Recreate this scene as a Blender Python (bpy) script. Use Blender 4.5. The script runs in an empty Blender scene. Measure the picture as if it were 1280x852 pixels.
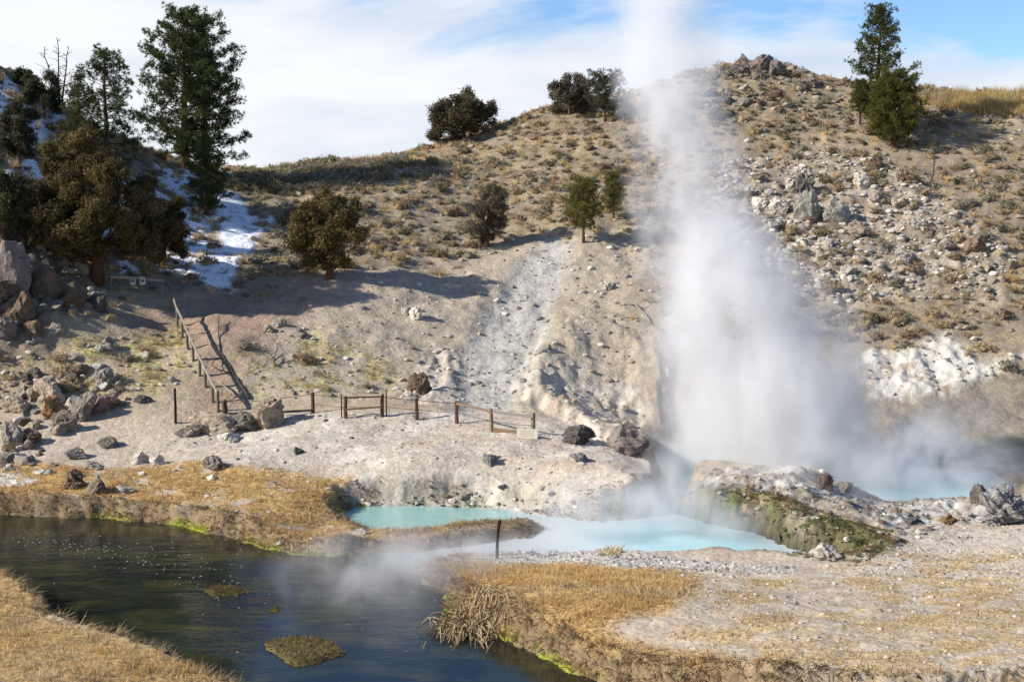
import bpy, math, random
import numpy as np
from mathutils import Vector

R = math.radians
sc = bpy.context.scene
col = sc.collection
random.seed(7)
RNG = np.random.default_rng(11)

# ------------------------------------------------------------------ camera
F, HC, PITCH = 1758.0, 12.0, math.atan(180 / 1758)
cd = bpy.data.cameras.new('camera')
cd.sensor_width = 36.0
cd.lens = 36.0 * F / 1280.0
cd.clip_end = 5000
cd.clip_start = 0.1
cam = bpy.data.objects.new('camera', cd)
cam.location = (0, 0, HC)
cam.rotation_euler = (math.pi / 2 - PITCH, 0, 0)
col.objects.link(cam)
sc.camera = cam

# ------------------------------------------------------------------ light
SUN_AZ = R(254)          # clockwise from +Y
SUN_EL = R(30.5)
sd_ = Vector((math.sin(SUN_AZ) * math.cos(SUN_EL), math.cos(SUN_AZ) * math.cos(SUN_EL), math.sin(SUN_EL)))
sl = bpy.data.lights.new('sun', 'SUN')
sl.energy = 5.0
sl.angle = R(0.5)
sl.color = (1.0, 0.94, 0.86)
sun = bpy.data.objects.new('sun', sl)
sun.rotation_euler = sd_.to_track_quat('Z', 'Y').to_euler()
sun.location = (-60, -20, 60)
col.objects.link(sun)

w = bpy.data.worlds.new('World')
sc.world = w
w.use_nodes = True
nt = w.node_tree
nt.nodes.clear()


def N(nt, typ, **kw):
    n = nt.nodes.new(typ)
    for k, v in kw.items():
        if k in n.inputs:
            n.inputs[k].default_value = v
        else:
            setattr(n, k, v)
    return n


def L(nt, a, b):
    nt.links.new(a, b)


def math_(nt, op, a, b=None, c=None, clamp=False):
    n = nt.nodes.new('ShaderNodeMath')
    n.operation = op
    n.use_clamp = clamp
    for i, x in enumerate((a, b, c)):
        if x is None:
            continue
        if isinstance(x, (int, float)):
            n.inputs[i].default_value = x
        else:
            nt.links.new(x, n.inputs[i])
    return n.outputs[0]


def ramp(nt, fac, stops, interp='LINEAR'):
    n = nt.nodes.new('ShaderNodeValToRGB')
    n.color_ramp.interpolation = interp
    el = n.color_ramp.elements
    while len(el) < len(stops):
        el.new(0.5)
    for e, (p, c) in zip(el, stops):
        e.position = p
        e.color = (c, c, c, 1) if isinstance(c, (int, float)) else (*c, 1)
    nt.links.new(fac, n.inputs[0])
    return n.outputs[0]


def mixc(nt, fac, a, b, mode='MIX'):
    n = nt.nodes.new('ShaderNodeMix')
    n.data_type = 'RGBA'
    n.blend_type = mode
    for i, x in ((0, fac), (6, a), (7, b)):
        if isinstance(x, (int, float)):
            n.inputs[i].default_value = x
        elif isinstance(x, tuple):
            n.inputs[i].default_value = (*x, 1)
        else:
            nt.links.new(x, n.inputs[i])
    return n.outputs[2]


def noise_(nt, vec, scale, detail=4, rough=0.55, dist=0.0):
    n = N(nt, 'ShaderNodeTexNoise')
    n.inputs['Scale'].default_value = scale
    n.inputs['Detail'].default_value = detail
    n.inputs['Roughness'].default_value = rough
    n.inputs['Distortion'].default_value = dist
    if vec is not None:
        nt.links.new(vec, n.inputs['Vector'])
    return n.outputs[0]


sky = N(nt, 'ShaderNodeTexSky')
sky.sky_type = 'NISHITA'
sky.sun_disc = False
sky.sun_elevation = SUN_EL
sky.sun_rotation = SUN_AZ
sky.altitude = 2100
tc = N(nt, 'ShaderNodeTexCoord')
sep = N(nt, 'ShaderNodeSeparateXYZ')
L(nt, tc.outputs['Generated'], sep.inputs[0])
mp = N(nt, 'ShaderNodeMapping')
mp.inputs['Scale'].default_value = (1.0, 1.0, 4.2)
mp.inputs['Location'].default_value = (0.3, 0.0, 0.35)
L(nt, tc.outputs['Generated'], mp.inputs[0])
n1 = noise_(nt, mp.outputs[0], 3.2, 8, 0.58, 0.35)
n2 = noise_(nt, mp.outputs[0], 1.3, 3, 0.5)
# more cloud low and towards -X; opens to blue upwards and towards +X
bias = math_(nt, 'MULTIPLY', sep.outputs[0], -0.95)
elev = math_(nt, 'MULTIPLY', ramp(nt, sep.outputs[2], [(0.0, 0.0), (0.07, 0.0), (0.14, 0.32), (0.22, 0.5), (0.34, 1.0)]), -1.25)
s1 = math_(nt, 'MULTIPLY_ADD', n1, 2.5, -0.70)
s2 = math_(nt, 'MULTIPLY_ADD', n2, 0.8, s1)
s3 = math_(nt, 'ADD', s2, bias)
s4 = math_(nt, 'ADD', s3, elev)
cf = ramp(nt, s4, [(0.36, 0.0), (0.68, 0.86), (0.95, 1.0)])
bg1 = N(nt, 'ShaderNodeBackground', Strength=0.105)
L(nt, mixc(nt, 1.0, sky.outputs[0], (0.72, 0.90, 1.12), 'MULTIPLY'), bg1.inputs[0])
n3 = noise_(nt, mp.outputs[0], 5.0, 5, 0.5)
cc = ramp(nt, n3, [(0.32, (0.66, 0.74, 0.87)), (0.60, (0.95, 0.97, 1.0))])
bg2 = N(nt, 'ShaderNodeBackground', Strength=0.72)
L(nt, cc, bg2.inputs[0])
mx = N(nt, 'ShaderNodeMixShader')
L(nt, cf, mx.inputs[0])
L(nt, bg1.outputs[0], mx.inputs[1])
L(nt, bg2.outputs[0], mx.inputs[2])
wo = N(nt, 'ShaderNodeOutputWorld')
L(nt, mx.outputs[0], wo.inputs[0])

sc.view_settings.view_transform = 'Standard'
sc.view_settings.look = 'None'
sc.view_settings.gamma = 1.0
sc.view_settings.use_curve_mapping = False
sc.view_settings.exposure = 0.5
sc.render.engine = 'CYCLES'
sc.cycles.use_denoising = True
sc.cycles.max_bounces = 8
sc.cycles.diffuse_bounces = 3
sc.cycles.glossy_bounces = 3
sc.cycles.volume_bounces = 5
sc.cycles.transparent_max_bounces = 12
sc.cycles.volume_step_rate = 0.25
sc.cycles.volume_max_steps = 400


# ------------------------------------------------------------------ helpers
def tag(o, label=None, cat=None, group=None, kind=None):
    if label: o['label'] = label
    if cat: o['category'] = cat
    if group: o['group'] = group
    if kind: o['kind'] = kind
    return o


def link(o, parent=None):
    col.objects.link(o)
    if parent is not None:
        o.parent = parent
    return o


def empty(name, loc):
    o = bpy.data.objects.new(name, None)
    o.location = loc
    o.empty_display_size = 0.2
    return link(o)


def mesh(name, V, Fc, mat=None, tint=None, smooth=False):
    """V: (n,3); Fc: (m,k) int array, or a list of such arrays (mixed tri and quad)."""
    V = np.asarray(V, dtype=np.float32)
    fl = Fc if isinstance(Fc, list) else [Fc]
    fl = [np.asarray(f, dtype=np.int32) for f in fl if len(f)]
    m = bpy.data.meshes.new(name)
    m.vertices.add(len(V))
    m.vertices.foreach_set('co', V.ravel())
    loops = np.concatenate([f.ravel() for f in fl])
    sizes = np.concatenate([np.full(len(f), f.shape[1], dtype=np.int32) for f in fl])
    starts = np.concatenate([[0], np.cumsum(sizes)[:-1]]).astype(np.int32)
    m.loops.add(len(loops))
    m.loops.foreach_set('vertex_index', loops)
    m.polygons.add(len(sizes))
    m.polygons.foreach_set('loop_start', starts)
    m.polygons.foreach_set('use_smooth', np.full(len(sizes), smooth, dtype=bool))
    if tint is not None:
        a = m.attributes.new('tint', 'FLOAT_COLOR', 'POINT')
        c = np.ones((len(V), 4), dtype=np.float32)
        c[:, :3] = tint
        a.data.foreach_set('color', c.ravel())
    m.update(calc_edges=True)
    if mat is not None:
        m.materials.append(mat)
    return m


def obj(name, m, parent=None, loc=(0, 0, 0), rot=(0, 0, 0), scale=(1, 1, 1)):
    o = bpy.data.objects.new(name, m)
    o.location = loc
    o.rotation_euler = rot
    o.scale = scale
    return link(o, parent)


def join(parts):
    """parts: list of (V, [faces...]) -> V, faces list"""
    Vs, fs, off = [], {}, 0
    for V, fl in parts:
        Vs.append(np.asarray(V, dtype=np.float32))
        for f in (fl if isinstance(fl, list) else [fl]):
            f = np.asarray(f, dtype=np.int32)
            if len(f):
                fs.setdefault(f.shape[1], []).append(f + off)
        off += len(V)
    return np.concatenate(Vs), [np.concatenate(v) for v in fs.values()]


def smooth01(a, b, x):
    t = np.clip((x - a) / (b - a), 0, 1)
    return t * t * (3 - 2 * t)


def _hash(ix, iy, seed):
    h = (ix.astype(np.int64) * 374761393 + iy.astype(np.int64) * 668265263 + seed * 1442695041) & 0xFFFFFFFF
    h = ((h ^ (h >> 13)) * 1274126177) & 0xFFFFFFFF
    h = ((h ^ (h >> 16)) * 2246822519) & 0xFFFFFFFF
    return ((h ^ (h >> 15)) & 0xFFFFFF) / float(0xFFFFFF)


def vn(x, y, seed=0):
    x = np.asarray(x, float); y = np.asarray(y, float)
    ix = np.floor(x); iy = np.floor(y)
    fx = x - ix; fy = y - iy
    fx = fx * fx * fx * (fx * (fx * 6 - 15) + 10); fy = fy * fy * fy * (fy * (fy * 6 - 15) + 10)
    a = _hash(ix, iy, seed); b = _hash(ix + 1, iy, seed)
    c = _hash(ix, iy + 1, seed); d = _hash(ix + 1, iy + 1, seed)
    return (a + (b - a) * fx + (c - a) * fy + (a - b - c + d) * fx * fy) * 2 - 1


def fbm(x, y, octs=4, seed=0, gain=0.5):
    s = 0; a = 1.0; t = 0
    for k in range(octs):
        ca, sa = math.cos(0.7 * k), math.sin(0.7 * k)
        s = s + a * vn((x * ca - y * sa) * 2 ** k + 17.3 * k, (x * sa + y * ca) * 2 ** k - 9.1 * k, seed + k)
        t += a
        a *= gain
    return s / t


cp_, sp_ = math.cos(PITCH), math.sin(PITCH)


def ray(u, v):
    cx, cy = (u - 640) / F, -(v - 426) / F
    return np.array([cx, cp_ + cy * sp_, -sp_ + cy * cp_])


def at_y(u, v, y):
    d = ray(u, v)
    return d * (y / d[1]) + np.array([0, 0, HC])


def at_z(u, v, z):
    d = ray(u, v)
    return d * ((z - HC) / d[2]) + np.array([0, 0, HC])


def to_px(x, y, z):
    dz = z - HC
    dep = y * cp_ - dz * sp_
    up = y * sp_ + dz * cp_
    return 640 + F * x / dep, 426 - F * up / dep, dep


# ------------------------------------------------------------------ terrain: survey points
Z = [(-300, 640, .6), (-300, 590, .9), (-300, 560, 1.4), (0, 630, .6), (100, 630, .6), (200, 640, .6), (300, 660, .55), (400, 680, .5), (430, 672, .5),
     (0, 600, .9), (150, 600, .9), (300, 600, .9), (400, 610, .8), (0, 570, 1.2), (150, 570, 1.2), (300, 575, 1.3),
     (450, 672, .28), (550, 664, .3), (640, 656, .3), (670, 658, .22),
     (420, 600, .9), (500, 610, .7), (500, 580, 1.4), (600, 610, .7), (600, 580, 1.4), (700, 620, .7), (700, 590, 1.3),
     (760, 620, .9), (780, 585, 1.5), (815, 600, 1.35), (400, 560, 1.6), (500, 545, 1.9), (600, 545, 2.0), (700, 550, 1.9),
     (780, 567, 1.6), (300, 545, 1.7), (430, 520, 2.4), (520, 520, 2.4), (600, 530, 2.2), (670, 535, 2.15), (160, 540, 1.8), (0, 540, 1.8),
     (860, 602, 1.1), (900, 594, 1.25), (950, 590, 1.3), (1000, 595, 1.2), (920, 610, 1.2), (1000, 625, 1.1), (1050, 640, 1.0),
     (1100, 662, .8), (1040, 612, .8), (1100, 638, .5), (1150, 646, .6), (1180, 662, .7), (1130, 685, .6), (1200, 640, .4),
     (1262, 640, .5), (1350, 640, 1.0), (1280, 655, .9), (1500, 660, 1.1),
     (620, 702, .16), (560, 718, .22), (700, 704, .3), (765, 686, .28), (700, 692, .14), (600, 750, .7), (700, 770, .9), (680, 800, .6),
     (800, 720, .5), (900, 712, .4), (900, 760, 1.0), (1000, 720, .5), (1100, 720, .6), (1280, 700, .9), (1100, 770, 1.1),
     (1280, 770, 1.3), (900, 830, 1.2), (1100, 840, 1.5), (1280, 840, 1.7), (800, 840, .8), (1500, 770, 1.5), (1800, 800, 2.0),
     (0, 735, .7), (60, 790, .7), (0, 840, 1.2), (150, 830, .8), (240, 852, .6), (-150, 780, .9), (-400, 780, 1.0), (-400, 700, .7),
     (880, 570, .25), (980, 575, .25), (1120, 578, .25), (1240, 585, .25)]
HILL = {
    -450: [(430, 60), (300, 64), (200, 69), (40, 80)],
    -200: [(500, 62), (430, 64), (300, 68), (200, 74), (60, 85)],
    0: [(500, 63.5), (430, 66), (300, 71), (200, 78), (85, 88)],
    50: [(123, 88)],
    100: [(500, 63.5), (430, 67), (345, 72.5), (250, 80), (165, 88)],
    200: [(520, 62), (450, 67), (400, 71), (345, 76), (280, 83), (203, 92)],
    250: [(213, 95)],
    300: [(500, 64), (440, 68), (400, 72), (360, 76), (280, 87), (216, 100)],
    400: [(480, 66), (430, 70), (350, 77), (300, 84), (250, 91), (222, 98), (207, 104)],
    500: [(490, 66), (430, 71), (350, 79), (300, 85), (246, 92), (210, 99), (197, 105)],
    545: [(181, 105.5)],
    600: [(500, 65), (430, 72), (350, 80), (300, 86), (246, 93), (200, 100), (168, 106)],
    640: [(154, 106)],
    700: [(510, 64.5), (430, 72), (350, 80), (300, 85), (246, 91), (190, 99), (139, 106)],
    800: [(545, 65), (430, 73), (350, 80), (300, 85), (246, 91), (190, 98), (122, 106)],
    850: [(100, 107)],
    900: [(555, 66), (500, 69), (430, 74), (300, 86), (200, 96), (86, 108)],
    960: [(82, 109)],
    1000: [(560, 66), (500, 70), (430, 75), (300, 86), (200, 95.5), (93, 108)],
    1100: [(565, 66), (500, 70.5), (430, 75), (300, 86), (200, 95), (114, 106)],
    1200: [(565, 66), (490, 71), (430, 75), (300, 85), (200, 94), (123, 104)],
    1290: [(565, 65.5), (490, 71), (430, 75), (300, 85), (200, 94), (124, 103)],
    1500: [(565, 65), (430, 75), (300, 84), (200, 93), (124, 102)],
    1800: [(565, 64), (430, 74), (300, 83), (200, 92), (124, 101)],
}
pts = [at_z(*p) for p in Z]
for u, rows in HILL.items():
    for v, y in rows:
        pts.append(at_y(u, v, y))
    last = pts[-1]
    k = last[0] / last[1]
    for dy, dz in ((12, 0.2), (50, -2.0), (160, -6)):
        if u in (50, 250, 545, 640, 850, 960) and dy > 12:
            continue
        pts.append(np.array([k * (last[1] + dy), last[1] + dy, last[2] + dz]))
for x in (-45, -22, 0, 22, 45):
    for y, z in ((24, 1.3), (18, 3.2), (12, 5.6), (6, 8.4), (2, 9.9), (-8, 10.2)):
        pts.append(np.array([x, y, z + 0.02 * abs(x)]))
PT = np.array(pts)
_c2 = 2.2 ** 2


def _ker(ax, ay, bx, by):
    return np.sqrt((ax[:, None] - bx[None]) ** 2 + (ay[:, None] - by[None]) ** 2 + _c2)


_n = len(PT)
_A = np.zeros((_n + 3, _n + 3))
_A[:_n, :_n] = -_ker(PT[:, 0], PT[:, 1], PT[:, 0], PT[:, 1]) + np.eye(_n) * -0.02
_A[:_n, _n] = 1; _A[:_n, _n + 1] = PT[:, 0]; _A[:_n, _n + 2] = PT[:, 1]
_A[_n:, :_n] = _A[:_n, _n:].T
_W = np.linalg.lstsq(_A, np.concatenate([PT[:, 2], np.zeros(3)]), rcond=None)[0]


def base(x, y):
    x = np.atleast_1d(np.asarray(x, float)); y = np.atleast_1d(np.asarray(y, float))
    out = np.empty(x.shape)
    xf, yf, of = x.ravel(), y.ravel(), out.reshape(-1)
    p0, p1 = PT[:, 0].astype(np.float32), PT[:, 1].astype(np.float32)
    w0 = -_W[:_n].astype(np.float32)
    for i in range(0, len(xf), 20000):
        a, b = xf[i:i + 20000].astype(np.float32), yf[i:i + 20000].astype(np.float32)
        k = (a[:, None] - p0[None]) ** 2
        k += (b[:, None] - p1[None]) ** 2
        k += np.float32(_c2)
        np.sqrt(k, out=k)
        of[i:i + 20000] = k @ w0 + _W[_n] + _W[_n + 1] * a + _W[_n + 2] * b
    return out


_YS = np.arange(24, 118, 0.4)


def ground0(u, v, ymin=24.0):
    """first hit of the sight line with the base ground"""
    d = ray(u, v)
    ys = _YS[_YS >= ymin]
    xs = d[0] / d[1] * ys
    dz = HC + d[2] / d[1] * ys - base(xs, ys)
    i = np.nonzero(dz <= 0)[0]
    if not len(i):
        j = int(np.argmin(dz)); return np.array([xs[j], ys[j]])
    j = i[0]
    if j == 0:
        return np.array([xs[0], ys[0]])
    t = dz[j - 1] / (dz[j - 1] - dz[j])
    y = ys[j - 1] + t * (ys[j] - ys[j - 1])
    return np.array([d[0] / d[1] * y, y])


def poly_sd(P, x, y):
    """signed distance, positive inside"""
    P = np.asarray(P, float)
    best = np.full(x.shape, 1e9)
    inside = np.zeros(x.shape, bool)
    for i in range(len(P)):
        ax, ay = P[i]; bx, by = P[(i + 1) % len(P)]
        ex, ey = bx - ax, by - ay
        t = np.clip(((x - ax) * ex + (y - ay) * ey) / (ex * ex + ey * ey + 1e-12), 0, 1)
        best = np.minimum(best, (x - ax - t * ex) ** 2 + (y - ay - t * ey) ** 2)
        if ay != by:
            c = ((ay > y) != (by > y)) & (x < ex * (y - ay) / (by - ay) + ax)
            inside ^= c
    return np.sqrt(best) * np.where(inside, 1, -1)


def sdist(P, x, y, margin=3.0):
    out = np.full(x.shape, -margin)
    lo = P.min(0) - margin; hi = P.max(0) + margin
    k = (x > lo[0]) & (x < hi[0]) & (y > lo[1]) & (y < hi[1])
    if k.any():
        out[k] = np.maximum(poly_sd(P, x[k], y[k]), -margin)
    return out


def wpoly(px, z=0.0):
    return np.array([at_z(u, v, z)[:2] for u, v in px])


def gpoly(px):
    return np.array([ground0(u, v) for u, v in px])


# water outline, all at z = 0
WATER = wpoly([(-700, 640), (-300, 640), (0, 643), (60, 646), (120, 646), (180, 652), (240, 660), (290, 672), (330, 685), (370, 694), (410, 696), (440, 693),
               (500, 690), (560, 685), (620, 678), (660, 671), (684, 662), (680, 653), (660, 651), (600, 655), (540, 661), (490, 664), (455, 662),
               (438, 652), (428, 641), (440, 634), (500, 632), (560, 633), (640, 637), (690, 646), (750, 652), (800, 648), (826, 632), (832, 606),
               (815, 585), (790, 578), (800, 570), (840, 566), (900, 570), (980, 574), (1060, 580), (1150, 584), (1240, 590), (1266, 606), (1252, 624), (1200, 629),
               (1120, 628), (1050, 620), (960, 608), (900, 602), (862, 610), (848, 628), (855, 644), (885, 654), (930, 664), (970, 676), (1010, 692), (1050, 699), (1078, 700),
               (1050, 706), (980, 704), (900, 700), (830, 699), (785, 694), (760, 688), (700, 690), (640, 692), (580, 698), (545, 706),
               (522, 716), (532, 730), (560, 742), (566, 772), (600, 790), (650, 808), (700, 832), (760, 858), (850, 895), (1100, 940), (2000, 960),
               (2000, 1030), (900, 1020), (420, 960), (330, 890), (285, 858), (210, 828), (140, 802), (70, 784), (58, 760), (40, 745), (0, 730), (-60, 722), (-300, 730), (-700, 740)])


def shore(x, y):
    """positive on land, metres from the waterline"""
    d = -sdist(WATER, x, y, 6.0)
    return d + 0.26 * fbm(x * 0.9, y * 0.9, 3, 40) + 0.12 * fbm(x * 3.2, y * 3.2, 3, 44, 0.6)


# zones on the land
ZP = dict(
    gold_left=[(-300, 600), (60, 580), (150, 588), (250, 578), (330, 585), (420, 600), (445, 625), (430, 650), (520, 657), (600, 652), (500, 676), (430, 692), (370, 696), (290, 676), (180, 656), (0, 647), (-300, 645)],
    spit=[(440, 668), (520, 660), (600, 650), (660, 645), (685, 655), (660, 672), (560, 686), (440, 696)],
    gold_front=[(-300, 712), (0, 718), (50, 740), (60, 770), (130, 790), (200, 815), (290, 852), (330, 900), (-300, 900)],
    gold_right=[(520, 706), (600, 702), (700, 702), (760, 706), (850, 712), (875, 735), (840, 765), (760, 780), (830, 810), (1000, 838), (1060, 880), (800, 880), (640, 800), (565, 770), (560, 735), (530, 722)],
    straw=[(790, 705), (900, 708), (1000, 715), (1130, 690), (1290, 690), (1400, 760), (1400, 880), (1000, 870), (830, 800), (860, 760), (880, 735)],
    gravel=[(1050, 705), (1130, 690), (1160, 660), (1300, 650), (1500, 660), (1500, 720), (1300, 735), (1180, 730), (1100, 722)],
    gravel_hump=[(540, 700), (640, 690), (700, 682), (760, 678), (790, 692), (860, 700), (1000, 708), (980, 716), (850, 712), (760, 706), (640, 702)],
    terrace=[(190, 560), (260, 540), (330, 515), (430, 516), (560, 515), (640, 512), (720, 530), (790, 560), (825, 590), (832, 606), (826, 632), (800, 650), (640, 636), (440, 630), (410, 598), (260, 578)],
    crust=[(420, 605), (500, 600), (600, 600), (640, 610), (700, 615), (720, 640), (640, 640), (560, 634), (440, 632)],
    talus=[(686, 292), (716, 300), (705, 340), (690, 380), (680, 430), (655, 470), (645, 512), (568, 512), (574, 470), (586, 430), (612, 380), (640, 340), (662, 310)],
    eroded=[(500, 505), (520, 450), (548, 430), (570, 440), (600, 440), (660, 452), (740, 468), (790, 485), (806, 520), (806, 565), (760, 550), (700, 518), (620, 508)],
    bare=[(300, 500), (330, 370), (420, 345), (560, 330), (620, 310), (700, 300), (800, 300), (810, 480), (620, 500)],
    brownpath=[(150, 395), (230, 370), (300, 360), (400, 350), (430, 370), (350, 420), (310, 450), (290, 500), (270, 520), (240, 440), (180, 420)],
    yellow=[(-40, 440), (60, 425), (130, 425), (225, 405), (245, 470), (190, 490), (120, 500), (60, 470), (-40, 470)],
    yellow2=[(300, 440), (400, 420), (480, 440), (490, 490), (400, 494), (310, 498)],
    rocky=[(885, 205), (960, 195), (1030, 190), (1110, 200), (1190, 260), (1270, 320), (1240, 370), (1130, 370), (1050, 380), (960, 350), (890, 320)],
    flutes=[(650, 440), (640, 500), (690, 520), (730, 546), (806, 570), (850, 570), (850, 420), (700, 400)],
    chalk=[(1062, 455), (1090, 440), (1130, 440), (1160, 425), (1178, 412), (1200, 425), (1225, 455), (1285, 446), (1240, 476), (1195, 492), (1140, 500), (1090, 496)],
    wetgreen=[(1050, 575), (1130, 560), (1185, 550), (1300, 545), (1300, 605), (1245, 595), (1150, 590)],
    mound=[(838, 600), (900, 585), (960, 582), (1060, 600), (1130, 615), (1230, 618), (1290, 640), (1160, 660), (1120, 685), (1070, 702), (1000, 694), (930, 668), (880, 656), (846, 642)],
    mossface=[(885, 622), (915, 614), (960, 618), (1000, 630), (1050, 645), (1115, 668), (1100, 690), (1060, 698), (1010, 688), (960, 672), (900, 656), (880, 645)],
    mossterr=[(640, 630), (690, 624), (740, 616), (815, 604), (828, 630), (800, 646), (750, 653), (690, 645)],
    greendark=[(530, 605), (590, 608), (590, 622), (530, 622)],
    saltflat=[(-200, 590), (20, 590), (48, 598), (30, 606), (-200, 608)],
    sagebank=[(300, 218), (400, 207), (500, 199), (512, 208), (430, 226), (330, 240), (300, 238)],
    meadow=[(1130, 125), (1300, 120), (1500, 120), (1500, 150), (1300, 152), (1200, 140)],
    snow_chute=[(262, 250), (290, 240), (325, 280), (318, 310), (300, 335), (292, 362), (262, 362), (250, 340), (272, 320), (276, 290)],
    snow_low=[(185, 300), (262, 296), (290, 330), (250, 350), (215, 340), (180, 335), (150, 345), (150, 325)],
    snow_top=[(-60, 88), (18, 100), (38, 132), (85, 150), (82, 172), (48, 178), (10, 165), (-60, 170)],
    snow_mid=[(10, 200), (60, 200), (110, 225), (200, 225), (262, 255), (262, 300), (180, 312), (110, 290), (60, 240), (10, 225)],
    snow_ridge=[(195, 208), (238, 214), (262, 240), (240, 262), (215, 245), (195, 225)],
    snow_spot=[(318, 278), (338, 274), (340, 286), (324, 292)],
    snow_bank=[(275, 212), (292, 212), (296, 222), (280, 226)],
    cliffleft=[(-300, 290), (20, 295), (60, 320), (130, 345), (130, 400), (60, 425), (-300, 440)],
    hillside=[(-450, 440), (60, 425), (140, 350), (250, 350), (300, 370), (420, 340), (560, 325), (620, 300), (800, 295), (815, 400), (1060, 440), (1300, 430), (1500, 430), (1800, 124), (1290, 118), (1100, 108), (960, 76), (860, 92), (700, 134), (500, 192), (300, 210), (60, 120), (-450, 35)],
)
ZW = {}
for k_, p_ in ZP.items():
    ZW[k_] = gpoly(p_)
NOISY = {}


def zone(name, x, y, soft=0.5, amp=0.6, freq=0.7, seed=0):
    d = sdist(ZW[name], x, y, 5.0)
    k = d > -4.9
    out = np.zeros(x.shape)
    if k.any():
        out[k] = smooth01(-soft, soft, d[k] + amp * fbm(x[k] * freq, y[k] * freq, 4, 100 + seed, 0.6))
    return out


def scallop(x, y):
    return 0.34 * fbm(x * 1.6, y * 1.6, 4, 141, 0.65)


def height(x, y, full=True):
    """ground height; with full, also the shore distance and the zones that were needed"""
    x = np.atleast_1d(np.asarray(x, float)); y = np.atleast_1d(np.asarray(y, float))
    b = base(x, y)
    d = shore(x, y)
    near = smooth01(14, 26, y)
    hill = smooth01(62, 70, y)
    z = b + near * 0.10 * fbm(x * 0.35, y * 0.35, 3, 3) + near * 0.045 * fbm(x * 1.6, y * 1.6, 4, 5, 0.6)
    z += hill * (0.28 * fbm(x * 0.28, y * 0.28, 3, 9) + 0.13 * fbm(x * 1.0, y * 1.0, 4, 12, 0.62)) * (1 - smooth01(112, 118, y))
    zr = zone('rocky', x, y, 1.2, 1.5, 0.4, 1)
    z += zr * (0.42 * np.abs(fbm(x * 0.55, y * 0.9, 4, 21, 0.6)) + 0.3 * fbm(x * 1.8, y * 1.8, 3, 22))
    zc = zone('chalk', x, y, 0.5, 0.5, 0.8, 2)
    z += zc * (0.22 - 0.55 * np.abs(fbm(x * 0.55, y * 0.5, 4, 25, 0.6)) + 0.16 * fbm(x * 2.2, y * 2.2, 3, 26, 0.6))
    ze = zone('eroded', x, y, 0.8, 0.6, 0.5, 3)
    rid = 1 - np.abs(vn(x * 0.62 + 0.5 * fbm(x * .5, y * .5, 2, 31), y * 0.16, 30))
    rid2 = 1 - np.abs(vn(x * 1.7 + 0.8 * fbm(x, y, 2, 33), y * 0.4, 32))
    ze = ze * (1 - 0.85 * zone('talus', x, y, 0.9, 0.4, 0.5, 4))
    z += ze * (0.26 * (rid - 0.62) + 0.20 * (rid2 - 0.5) + 0.09 * fbm(x * 2.0, y * 1.2, 3, 34, .6))
    sdc = np.maximum(sdist(ZW['flutes'], x, y, 5.0), -1)
    fl_n = 1 - np.abs(vn(x * 1.15 + 0.6 * fbm(x * .6, y * .6, 2, 131), y * 0.12, 130))
    sdc = sdc - 0.55 * fl_n + 0.25 * fbm(x * 2.5, y * 0.8, 2, 132)
    z += 0.55 * smooth01(-0.3, 0.7, sdc) * (1 - smooth01(0.9, 3.4, sdc)) * smooth01(-1.0, -0.9, sdist(ZW['flutes'], x, y, 5.0))
    zt = zone('talus', x, y, 0.7, 0.5, 0.5, 4)
    z -= zt * 0.22 * (1 - 0.3 * fbm(x * 1.2, y * 0.3, 3, 35))
    zl = zone('cliffleft', x, y, 1.2, 1.0, 0.5, 5)
    z += zl * (0.7 * fbm(x * 0.55, y * 0.8, 3, 36) + 0.3 * fbm(x * 1.7, y * 1.7, 3, 37))
    zm = zone('mound', x, y, 0.4, 0.2, 0.8, 6)
    z += zm * (0.24 * fbm(x * 0.9, y * 1.1, 4, 38, 0.62) + 0.12 * fbm(x * 3.2, y * 3.2, 3, 39, 0.6))
    zte = zone('terrace', x, y, 0.5, 0.3, 0.6, 7)
    z += zte * (0.07 * fbm(x * 0.8, y * 1.2, 4, 45, 0.6))
    zs = zone('saltflat', x, y, 0.3, 0.2, 0.8, 8)
    # banks
    d = d + zm * (d > -0.3) * scallop(x, y)
    wid = 0.62 + 0.55 * zm + 0.9 * zone('crust', x, y, 0.5, 0.2, 0.8, 9) + 0.5 * zone('gravel_hump', x, y, 0.5, 0.2, 0.8, 10)
    wid = wid * (1 + 0.4 * fbm(x * 0.8, y * 0.8, 2, 47))
    t = smooth01(0.0, 1.0, d / wid)
    q_ = np.clip(d / wid, 0, 1); q_ = np.clip(q_ + 0.16 * fbm(x * 3.5, y * 3.5, 3, 142, 0.6) * (q_ > 0), 0, 1)
    t = t * (1 - zm) + zm * np.sqrt(np.clip(1 - (1 - q_) ** 2, 0, 1))
    lump = 1 + 0.35 * fbm(x * 2.2, y * 2.2, 3, 48)
    zl_ = 0.02 + np.maximum(z, 0.12) * t + 0.06 * np.sin(np.clip(d / wid, 0, 1) * math.pi) * (lump - 1) * 4
    zw = -np.minimum(0.9, 0.05 + 0.55 * np.maximum(-d, 0))
    out = np.where(d > 0, np.where(d < wid, zl_, np.maximum(z, 0.14)), zw)
    if not full:
        return out
    return out, d, dict(rocky=zr, chalk=zc, eroded=ze, talus=zt, cliff=zl, mound=zm, terrace=zte, salt=zs)


def hz(x, y):
    return float(height(np.array([x]), np.array([y]), False)[0])


def ground(u, v, sink=0.0, ymin=24.0):
    p = ground0(u, v, ymin)
    return Vector((p[0], p[1], hz(p[0], p[1]) - sink))


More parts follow.
